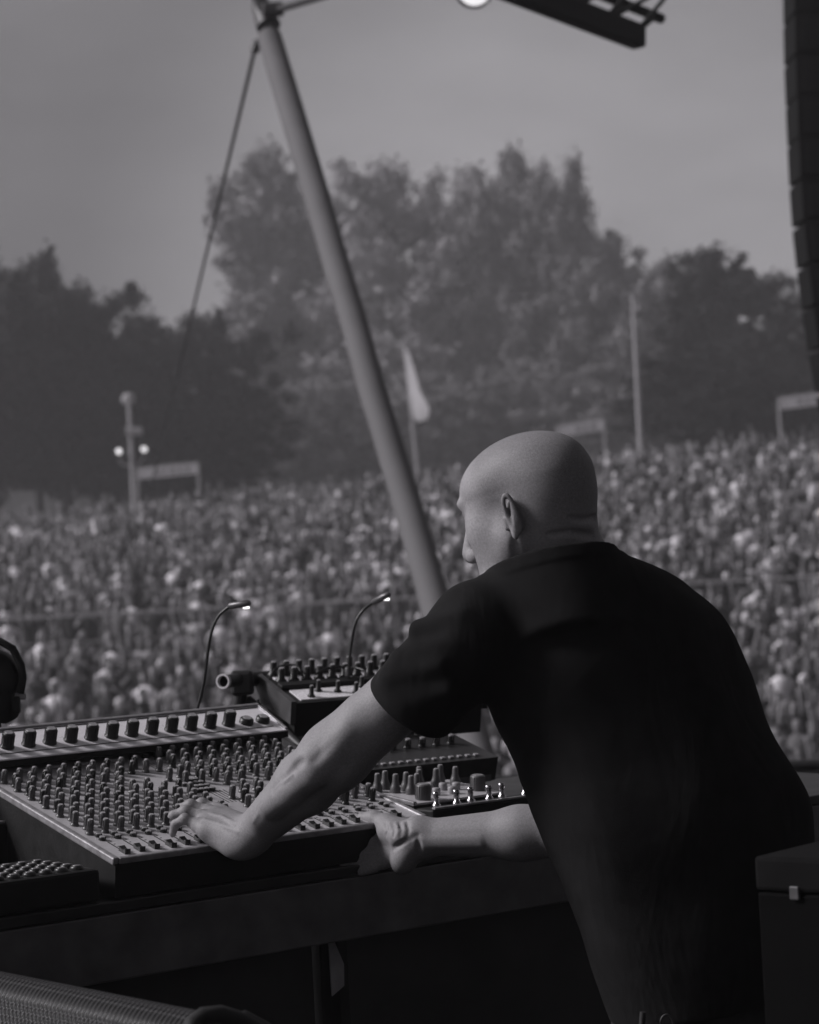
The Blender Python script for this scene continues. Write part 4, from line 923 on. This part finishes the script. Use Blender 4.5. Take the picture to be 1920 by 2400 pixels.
# ------------------------------------------------------------------ crowd
M_crowd = bpy.data.materials.new('crowd_clothing_and_skin'); M_crowd.use_nodes = True; t = M_crowd.node_tree; bs = t.nodes['Principled BSDF']
at_ = t.nodes.new('ShaderNodeAttribute'); at_.attribute_name = 'Col'; nn = t.nodes.new('ShaderNodeTexNoise'); nn.inputs['Scale'].default_value = 9
mm_ = t.nodes.new('ShaderNodeMix'); mm_.data_type = 'RGBA'; mm_.blend_type = 'MULTIPLY'; mm_.inputs[0].default_value = .15
t.links.new(at_.outputs[0], mm_.inputs[6]); t.links.new(nn.outputs[0], mm_.inputs[7]); t.links.new(mm_.outputs[2], bs.inputs['Base Color']); bs.inputs['Roughness'].default_value = .85; bs.inputs['Specular IOR Level'].default_value = .2
def spectator(pose, shirt_v, hair_v, skin_v, leg_v, hat=0):
    """low-detail standing figure, feet at the origin, facing -Y; returns verts, faces, colours"""
    V = []; F = []; C = []
    def ring_tube(rings, col, n=7):
        k = len(V)
        for (c_, rx, ry) in rings:
            for j in range(n):
                a = 2 * pi * j / n; V.append((c_[0] + rx * cos(a), c_[1] + ry * sin(a), c_[2])); C.append(col)
        for i in range(len(rings) - 1):
            for j in range(n): F.append((k + i * n + j, k + i * n + (j + 1) % n, k + (i + 1) * n + (j + 1) % n, k + (i + 1) * n + j))
        F.append(tuple(k + j for j in range(n))[::-1]); F.append(tuple(k + (len(rings) - 1) * n + j for j in range(n)))
    def limb(pts, rs, col, n=5):
        k = len(V)
        for i, p in enumerate(pts):
            p = np.array(p, float); t_ = unit(np.array(pts[min(i + 1, len(pts) - 1)], float) - np.array(pts[max(i - 1, 0)], float)); Rm = frame_z(t_)
            for j in range(n):
                a = 2 * pi * j / n; V.append(tuple(p + Rm @ np.array([rs[i] * cos(a), rs[i] * sin(a), 0]))); C.append(col)
        for i in range(len(pts) - 1):
            for j in range(n): F.append((k + i * n + j, k + i * n + (j + 1) % n, k + (i + 1) * n + (j + 1) % n, k + (i + 1) * n + j))
        F.append(tuple(k + (len(pts) - 1) * n + j for j in range(n)))
    lc = (leg_v,) * 3; sc_ = (shirt_v,) * 3; kc = (skin_v,) * 3; hc = (hair_v,) * 3
    for s_ in (-1, 1): limb([(s_ * .12, 0, .0), (s_ * .11, -.01, .48), (s_ * .09, 0, .90)], [.05, .07, .095], lc)
    ring_tube([((0, 0, .86), .16, .115), ((0, 0, 1.05), .15, .10), ((0, 0, 1.28), .185, .125), ((0, 0, 1.42), .20, .11), ((0, 0, 1.50), .09, .07)], sc_, 8)
    ring_tube([((0, -.01, 1.47), .055, .055), ((0, -.02, 1.56), .06, .07), ((0, -.025, 1.64), .078, .098), ((0, -.02, 1.70), .074, .092), ((0, -.01, 1.745), .04, .05)], kc, 7)
    ring_tube([((0, .02, 1.60), .078, .08), ((0, .012, 1.68), .088, .102), ((0, .0, 1.745), .070, .085), ((0, .0, 1.775), .03, .035)], hc if not hat else (hat,) * 3, 7)
    def arm(s_, up):
        sh_ = (s_ * .20, 0, 1.40)
        if up == 2: e_ = (s_ * .27, -.08, 1.62); h_ = (s_ * .22, -.12, 1.90)
        elif up == 1: e_ = (s_ * .27, -.10, 1.22); h_ = (s_ * .15, -.28, 1.38)
        else: e_ = (s_ * .26, .02, 1.12); h_ = (s_ * .25, -.08, .88)
        mid = tuple((np.array(sh_) + np.array(e_)) / 2); limb([sh_, mid], [.06, .055], sc_); limb([mid, e_, h_, tuple(np.array(h_) + (np.array(h_) - np.array(e_)) * .3)], [.042, .038, .028, .03], kc)
    arm(-1, pose[0]); arm(1, pose[1])
    return np.array(V), F, C
def crowd_mesh(name, parts):
    V = []; F = []; C = []; k = 0
    for v_, f_, c_ in parts: V.append(v_); F += [tuple(i + k for i in q) for q in f_]; C += c_; k += len(v_)
    me = bpy.data.meshes.new(name); me.from_pydata(np.concatenate(V).tolist(), [], F); at = me.color_attributes.new('Col', 'FLOAT_COLOR', 'POINT')
    at.data.foreach_set('color', np.concatenate([np.array(C) * np.array([1, .97, 1.01]), np.ones((len(C), 1))], 1).astype(np.float32).ravel()); me.polygons.foreach_set('use_smooth', [True] * len(F)); me.materials.append(M_crowd); return me
tones = [('white', .88, 5), ('light grey', .40, 3), ('mid grey', .14, 5), ('dark grey', .05, 8), ('black', .018, 11), ('pale bright', .75, 1)]
poses = [((0, 0), 'with arms down'), ((2, 2), 'with both arms raised'), ((0, 2), 'with one arm raised'), ((1, 1), 'with hands held in front'), ((1, 0), 'with one hand lifted to the chest')]
VAR = []
for tn, tv, wt in tones:
    for ps, pl in poses:
        for hh_, hl_, hat in ((.03, 'dark hair', 0), (.25, 'fair hair', 0), (.05, 'a pale cap', .7)):
            pt_ = spectator(ps, tv * random.uniform(.85, 1.1), hh_, random.uniform(.20, .34), random.choice((.03, .06, .12)), hat)
            VAR.append((pt_, '%s top, %s, %s' % (tn, {'with arms down': 'arms down', 'with both arms raised': 'arms raised', 'with one arm raised': 'one arm up', 'with hands held in front': 'hands in front', 'with one hand lifted to the chest': 'hand on chest'}[pl], hl_.replace('a pale cap', 'pale cap')), wt * (4 if ps == (0, 0) else 2 if ps == (1, 1) else 1.5) * (3 if hh_ == .03 else 1.5 if hh_ == .25 else .5)))
wts = np.array([v_[2] for v_ in VAR]); wts = wts / wts.sum(); MEV = [None] * len(VAR)
people = []
yrow = 33.5
while yrow < 85:
    half = yrow * .185 + 1.5; x = -half + random.uniform(0, .5)
    while x < half:
        yv = yrow + random.uniform(-.48, .48)
        if not (51.2 < yv < 53.9): people.append((x, yv))
        x += random.uniform(.46, .92)
    yrow += .92
cand = []
others = []
for (x, y) in people:
    px_, py_ = proj((x, y, gz(y, x) + 1.5)); vis = (0 <= px_ <= 1000 and py_ < 1690 + max(0, (px_ - 500) * -.04)) or (px_ > 1560 and px_ < 1930 and py_ < 1400 + (px_ - 1560) * 1.3) or (1150 < px_ < 1260 and 1680 < py_ < 1860)
    (cand if vis else others).append((y, x))
cand.sort(); ind = cand[:298]; others += cand[298:]
crowd_objs = []
for (y, x) in ind:
    k = int(RNG.choice(len(VAR), p=wts))
    if MEV[k] is None: MEV[k] = crowd_mesh('person', [VAR[k][0]])
    o = bpy.data.objects.new('person', MEV[k]); COL.objects.link(o); o.location = (x, y, gz(y, x) - .02); o.rotation_euler = (0, 0, random.uniform(-.5, .5)); s_ = random.uniform(.88, 1.08); o.scale = (s_, s_, s_)
    crowd_objs.append((o, VAR[k][1], x, y))
lab = {}
for o, l_, x, y in crowd_objs:
    px_, py_ = proj((x, y, gz(y, x) + 1.5))
    hz__ = 'at far left' if px_ < 190 else 'under the left banner' if px_ < 480 else 'between gooseneck lamps' if px_ < 760 else 'left of the mast' if px_ < 900 else 'by his shoulder' if px_ < 1300 else 'right of his back' if px_ < 1740 else 'at far right'
    vt_ = 'above the rail' if y > 53 else 'below the rail' if y > 49 else 'in middle rows' if y > 44 else 'in low rows'
    lab.setdefault('%s %s, %s' % (l_, hz__, vt_), []).append((px_, o))
ORD = ['first', 'second', 'third', 'fourth', 'fifth', 'sixth', 'seventh', 'eighth', 'ninth', 'tenth']
for l_, L in lab.items():
    L.sort(key=lambda q: q[0])
    for i, (_, o) in enumerate(L): tag(o, l_ if len(L) == 1 else '%s, %s' % (l_, ORD[min(i, 9)]), 'person', 'crowd standing on the hillside')
parts = []
for (y, x) in others:
    k = int(RNG.choice(len(VAR), p=wts)); v_, f_, c_ = VAR[k][0]; s_ = random.uniform(.88, 1.08)
    parts.append(((v_ * s_) @ rotz(random.uniform(-.5, .5)).T + np.array([x, y, gz(y, x) - .02]), f_, c_))
o = bpy.data.objects.new('distant_crowd', crowd_mesh('distant_crowd', parts)); COL.objects.link(o); tag(o, 'dense mass of spectators filling the hillside further back', 'crowd', kind='stuff')
# crowd rail
rl = empty('crowd_rail', (0, 53.7, gz(53.7))); tag(rl, 'pale tube railing running across the crowd at mid height', 'railing')
b = MB(); b.tube([(x_, 0, 1.50) for x_ in np.linspace(-13, 13, 14)], .035, 8); b.tube([(-13, 0, .9), (13, 0, .9)], .02, 8); b.build('rail', M_steel, rl)
for x_ in np.linspace(-13, 13, 14):
    b = MB(); b.tube([(0, 0, -.9), (0, 0, 1.50)], .025, 8); b.build('post', M_steel, rl, (x_, 0, 0))

# ------------------------------------------------------------------ poles, banner frames, flag, lamp post
M_white = mat('white_vinyl', .9, .6, scale=2, var=.1); M_pole = mat('pale_pole', .40, .5, .1); M_print = mat('banner_print', .42, .6)
def banner(x0, y0, x1, y1, d, hpx, legs, label):
    a = P(x0, y0, d); c_ = P(x1, y1, d); gnd = gz(a[1], a[0]); r = empty('banner_frame', (a[0], a[1], gnd)); tag(r, label, 'banner frame', 'banner frames behind the crowd')
    o0 = np.array([a[0], a[1], gnd]); e = unit(c_ - a); L = np.linalg.norm(c_ - a); hgt = hpx * d / FPX; n_ = unit(np.cross(e, [0, 0, 1.])); Rm = np.stack([e, n_, np.cross(e, n_) * -1 if np.cross(e, n_)[2] < 0 else np.cross(e, n_)], 1)
    b_ = MB(); b_.box((a + c_) / 2 - o0, (L, .06, hgt), Rm); bo = b_.build('banner', M_white, r)
    b_ = MB()
    for k in range(int(L / .28) - 3): b_.box(a + e * (.75 + .28 * k) - n_ * .033 - o0, (random.uniform(.1, .2), .006, hgt * .5), Rm)
    for k in range(int(L / .28) - 3): b_.box(a + e * (.75 + .28 * k) + n_ * .033 - o0, (random.uniform(.1, .2), .006, hgt * .5), Rm)
    b_.build('lettering', M_print, bo)
    for t_, on in ((0, legs[0]), (1, legs[1])):
        q_ = a if t_ == 0 else c_
        b_ = MB(); b_.tube([np.array([q_[0], q_[1], gnd]) - o0, q_ + np.array([0, 0, hgt * .5]) - o0], .05, 8); b_.build('post', M_pole, r)
    b_ = MB(); b_.tube([a + np.array([0, 0, hgt * .55]) - o0, c_ + np.array([0, 0, hgt * .55]) - o0], .04, 8); b_.build('top_bar', M_pole, r)
banner(322, 1112, 465, 1098, 86.5, 24, (1, 1), 'white banner on a goalpost frame beside the lamp post at left')
banner(1308, 1012, 1416, 996, 86.5, 24, (1, 1), 'white banner on a goalpost frame just above the bald head')
banner(1826, 948, 1990, 926, 84, 26, (1, 1), 'white banner on a goalpost frame cut off by the right edge')
def pole(x0, y0, x1, y1, d, r0, r1, label, name='pole', cat='pole'):
    a = P(x0, y0, d); c_ = P(x1, y1, d); gnd = gz(d, a[0]); k = (a[2] - gnd) / (a[2] - c_[2]); base_ = a + (c_ - a) * k
    r = empty(name, base_); tag(r, label, cat); MB().tube([(0, 0, 0), a - base_], [r0, r1], 12).build('shaft', M_pole, r); return r, base_
r, bs_ = pole(1484, 690, 1503, 1070, 84, .10, .075, 'tall pale bare pole rising over the crowd at right'); MB().box(P(1484, 690, 84) - bs_, (.25, .2, .12), bev=.03).build('cap', M_pole, r)
r, bs_ = pole(948, 800, 982, 1130, 84.5, .085, .05, 'leaning pale flagpole with a drooping white flag right of the mast', 'flagpole', 'flagpole')
out_ = [(950, 812), (962, 835), (975, 880), (985, 920), (1004, 955), (1006, 968), (1002, 985), (980, 990), (970, 982), (960, 940), (954, 890), (949, 850)]
cp = [P(x, y, 84.4) for x, y in out_]; b = MB()
nfl = len(cp); front = [p - bs_ + np.array([0, -(p[0] - cp[0][0]) * 1.1 + .06 * sin(i * 1.3), 0]) for i, p in enumerate(cp)]; back = [p + np.array([.02, .03, 0]) for p in front]
b.add(front + back, [tuple(range(nfl)), tuple(range(nfl, 2 * nfl))[::-1]] + [(i, (i + 1) % nfl, nfl + (i + 1) % nfl, nfl + i) for i in range(nfl)]); b.build('flag', mat('white_flag_cloth', .38, .8, scale=1.2, var=.2), r)
r, bs_ = pole(302, 935, 314, 1175, 82, .09, .07, 'lamp post with a round disc on top and two lit globes at left', 'lamp_post', 'street lamp')
b = MB(); b.lathe([(0, -.04), (.22, -.035), (.24, 0), (.22, .035), (0, .04)], 24, P(301, 936, 82) - bs_, frame_z([0, -1, 0])); b.build('disc', mat('pale_disc', .4, .5), r)
b = MB(); b.box(P(315, 1011, 81.9) - bs_, (.56, .2, .27), bev=.03); b.build('sign_box', mat('pale_box', .42, .5), r)
b = MB(); b.tube([P(279, 1075, 82) - bs_, P(288, 1090, 82) - bs_, P(308, 1092, 82) - bs_, P(326, 1088, 82) - bs_, P(338, 1070, 82) - bs_], .03, 8); b.build('arms', M_pole, r)
for gx_ in ((279, 1058), (338, 1053)):
    b = MB(); b.lathe([(0, -.10), (.07, -.08), (.105, 0), (.07, .08), (0, .10)], 16, P(*gx_, 82) - bs_); b.build('globe', mat('lit_globe', .8, .4, emit=.7, bump=0), r)

# ------------------------------------------------------------------ trees
def leafmat(name, v): 
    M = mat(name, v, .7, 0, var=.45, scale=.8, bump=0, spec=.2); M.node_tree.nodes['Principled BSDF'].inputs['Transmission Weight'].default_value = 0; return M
M_bark = mat('bark', .05, .9, scale=6)
def tree_mesh(h, w_, seed, nl, shape='round', leaf=.17):
    rg = np.random.default_rng(seed); tk_ = MB(); th_ = h * .30
    tk_.tube([(0, 0, -.5), (0, 0, 0), (rg.normal() * .1, rg.normal() * .1, th_), (rg.normal() * .3, rg.normal() * .3, h * .6), (rg.normal() * .3, 0, h * .88)], [h * .026, h * .022, h * .017, h * .010, h * .003], 10)
    tips = []
    nlimb = 56
    for i in range(nlimb):
        a = 2 * pi * i * .618; z0 = h * rg.uniform(.20, .8); zf = z0 / h
        if shape == 'cone': rr_ = w_ * .5 * (1.05 - zf) * rg.uniform(.8, 1.1) + .3
        elif shape == 'wide': rr_ = w_ * .5 * rg.uniform(.65, 1.05) * min(1, (1.12 - zf) * 2.0)
        else: rr_ = w_ * .5 * sqrt(max(.08, 1 - ((zf - .5) / .62) ** 2)) * rg.uniform(.75, 1.08)
        rise = h * rg.uniform(.08, .20) * (1.0 if shape != 'cone' else .7)
        e = np.array([rr_ * cos(a), rr_ * sin(a), min(z0 + rise, h * .97)]); s_ = np.array([0, 0, z0]); mid = (s_ + e) / 2 + np.array([0, 0, rise * -.1])
        tk_.tube([s_, mid, e], [h * .007, h * .005, h * .0015], 6)
        for tt in (.45, .72, 1.0): tips.append((s_ + (e - s_) * tt + rg.normal(size=3) * .3, w_ * rg.uniform(.040, .085) * (1.15 - .25 * tt)))
    for k in range(30):                       # thin upright sprigs give the outline its feathery edge
        c_, r_ = tips[rg.integers(len(tips))]
        if c_[2] < h * .45: continue
        dr_ = unit(c_ * np.array([.5, .5, 0]) / w_ + np.array([rg.normal() * .5, rg.normal() * .5, 1.0]))
        for q in range(3): tips.append((c_ + dr_ * (r_ * .55 + .28 * q), .42 - .09 * q))
    for k in range(7): tips.append((np.array([rg.normal() * w_ * .06, rg.normal() * w_ * .06, h * rg.uniform(.86, 1.0)]), w_ * rg.uniform(.05, .085)))
    tips = [(np.array(c_), r_) for c_, r_ in tips]; wt = np.array([max(r_, .3) ** 2 for _, r_ in tips]); wt /= wt.sum()
    ci = rg.choice(len(tips), nl, p=wt); cen = np.array([t_[0] for t_ in tips])[ci]; rad = np.array([t_[1] for t_ in tips])[ci]
    dv = rg.normal(size=(nl, 3)); dv /= np.linalg.norm(dv, axis=1)[:, None]; pos = cen + dv * (rad * np.abs(rg.normal(.72, .32, nl)))[:, None] * np.array([1.15, 1.15, .9])
    nrm = dv + rg.normal(size=(nl, 3)) * .6; nrm /= np.linalg.norm(nrm, axis=1)[:, None]; a1 = np.cross(nrm, rg.normal(size=(nl, 3))); a1 /= np.linalg.norm(a1, axis=1)[:, None]; a2 = np.cross(nrm, a1)
    sz = leaf * rg.uniform(.6, 1.3, nl)[:, None]; a1 = a1 * sz; a2 = a2 * sz * .6
    V = np.stack([pos - a1, pos - a2, pos + a1, pos + a2], 1).reshape(-1, 3)
    me = bpy.data.meshes.new('crown'); me.vertices.add(len(V)); me.vertices.foreach_set('co', V.astype(np.float32).ravel()); me.loops.add(nl * 4); me.loops.foreach_set('vertex_index', np.arange(nl * 4, dtype=np.int32)); me.polygons.add(nl); me.polygons.foreach_set('loop_start', np.arange(nl, dtype=np.int32) * 4); me.update(calc_edges=True)
    return tk_, me
LM = {'light': leafmat('hazed_pale_leaves', .32), 'mid': leafmat('hazed_mid_leaves', .20), 'dark': leafmat('dark_leaves', .018)}  # pale and mid tones carry distance haze in the leaf colour
TM = {}
for key, (hh_, ww_, sd1, nl, shp) in {'a': (17, 13, 11, 30000, 'round'), 'b': (17, 12, 12, 30000, 'wide'), 'c': (14, 10, 13, 24000, 'cone'), 'd': (13, 12, 14, 30000, 'round')}.items():
    tk_, me = tree_mesh(hh_, ww_, sd1, nl, shp); to_ = tk_.build('trunk', M_bark); TM[key] = (to_.data, me, hh_, ww_); bpy.data.objects.remove(to_)
crowns = {}
def tree(px_, top, d, key, wpx, tone, label, rz=0.0, yoff=0):
    tme, cme, h0, w00 = TM[key]; base_ = P(px_, 1150, d); gnd = gz(base_[1], base_[0]); tp_ = P(px_, top, d)[2]; sc_z = (tp_ - gnd) / h0; sc_x = (wpx * d / FPX) / w00
    r = empty('tree', (base_[0], base_[1], gnd)); r.rotation_euler = (0, 0, rz); r.scale = (sc_x, sc_x, sc_z); tag(r, label, 'tree', 'trees behind the crowd')
    o = bpy.data.objects.new('trunk', tme); COL.objects.link(o); o.parent = r
    kk = (key, tone)
    if kk not in crowns: crowns[kk] = cme.copy(); crowns[kk].materials.append(LM[tone])
    o = bpy.data.objects.new('crown', crowns[kk]); COL.objects.link(o); o.parent = r
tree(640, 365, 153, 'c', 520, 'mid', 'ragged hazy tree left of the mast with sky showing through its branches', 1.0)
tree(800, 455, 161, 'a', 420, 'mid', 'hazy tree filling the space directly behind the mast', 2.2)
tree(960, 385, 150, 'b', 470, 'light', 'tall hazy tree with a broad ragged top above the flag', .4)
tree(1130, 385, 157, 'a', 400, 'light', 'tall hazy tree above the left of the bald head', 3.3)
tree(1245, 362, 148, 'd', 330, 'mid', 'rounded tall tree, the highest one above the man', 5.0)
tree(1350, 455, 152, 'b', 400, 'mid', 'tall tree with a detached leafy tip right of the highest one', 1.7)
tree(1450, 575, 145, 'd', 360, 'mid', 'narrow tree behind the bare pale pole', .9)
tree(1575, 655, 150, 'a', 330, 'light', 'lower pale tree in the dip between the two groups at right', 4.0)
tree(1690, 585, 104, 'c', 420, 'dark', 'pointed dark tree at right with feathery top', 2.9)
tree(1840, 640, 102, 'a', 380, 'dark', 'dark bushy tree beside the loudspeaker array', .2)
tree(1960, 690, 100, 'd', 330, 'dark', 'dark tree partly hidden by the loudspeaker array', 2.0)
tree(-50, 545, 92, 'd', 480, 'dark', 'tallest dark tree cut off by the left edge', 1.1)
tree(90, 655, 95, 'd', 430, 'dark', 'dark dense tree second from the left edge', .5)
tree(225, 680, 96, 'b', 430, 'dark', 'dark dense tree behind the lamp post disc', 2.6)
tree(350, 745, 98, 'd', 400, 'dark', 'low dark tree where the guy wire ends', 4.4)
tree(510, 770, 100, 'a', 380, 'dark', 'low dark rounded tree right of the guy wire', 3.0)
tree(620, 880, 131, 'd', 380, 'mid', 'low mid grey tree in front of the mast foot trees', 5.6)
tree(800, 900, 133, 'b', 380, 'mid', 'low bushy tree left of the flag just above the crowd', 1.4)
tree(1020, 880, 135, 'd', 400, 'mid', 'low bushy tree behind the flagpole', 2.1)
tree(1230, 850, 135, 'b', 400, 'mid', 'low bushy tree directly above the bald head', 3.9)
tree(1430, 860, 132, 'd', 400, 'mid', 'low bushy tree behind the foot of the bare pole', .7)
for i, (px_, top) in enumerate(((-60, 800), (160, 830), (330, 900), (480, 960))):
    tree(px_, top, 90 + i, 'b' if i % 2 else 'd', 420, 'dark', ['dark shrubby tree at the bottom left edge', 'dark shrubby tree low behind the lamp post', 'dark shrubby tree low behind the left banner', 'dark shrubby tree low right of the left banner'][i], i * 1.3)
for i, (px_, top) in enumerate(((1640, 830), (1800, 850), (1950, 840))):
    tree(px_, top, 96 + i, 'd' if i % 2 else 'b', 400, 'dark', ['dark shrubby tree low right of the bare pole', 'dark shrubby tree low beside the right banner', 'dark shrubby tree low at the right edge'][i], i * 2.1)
b = MB(); rg = np.random.default_rng(5)
n_ = 26; sect = [(-2.5, -1), (-2.2, 1.2), (-1, 2.3), (.8, 2.4), (2.2, 1.3), (2.6, -1)]
ft = mat('far_foliage', .03, .9, scale=.4, var=.5, bump=1.0, bscale=2)
vs = []
for i in range(60):
    x_ = -90 + 3 * i
    for a, z_ in sect: vs.append((x_, 172 + a + rg.normal() * .4, 5.0 + z_ * 2.2 + rg.normal() * .35))
b.add(vs, [(i * 6 + k, i * 6 + k + 1, (i + 1) * 6 + k + 1, (i + 1) * 6 + k) for i in range(59) for k in range(5)], True); tag(b.build('far_undergrowth', ft), 'dark undergrowth closing the view behind the tree trunks', 'undergrowth', kind='stuff')

# ------------------------------------------------------------------ haze
hz_ = MB(); hz_.box((0, 85, 14), (220, 200, 44)); ho = hz_.build('haze', bpy.data.materials.new('haze_air')); mh = ho.data.materials[0]; mh.use_nodes = True; t = mh.node_tree; t.nodes.clear()
vo = t.nodes.new('ShaderNodeVolumePrincipled'); vo.inputs['Density'].default_value = .0020; vo.inputs['Color'].default_value = (.9, .88, .91, 1); vo.inputs['Anisotropy'].default_value = .3
ou = t.nodes.new('ShaderNodeOutputMaterial'); t.links.new(vo.outputs[0], ou.inputs['Volume']); tag(ho, kind='stuff')
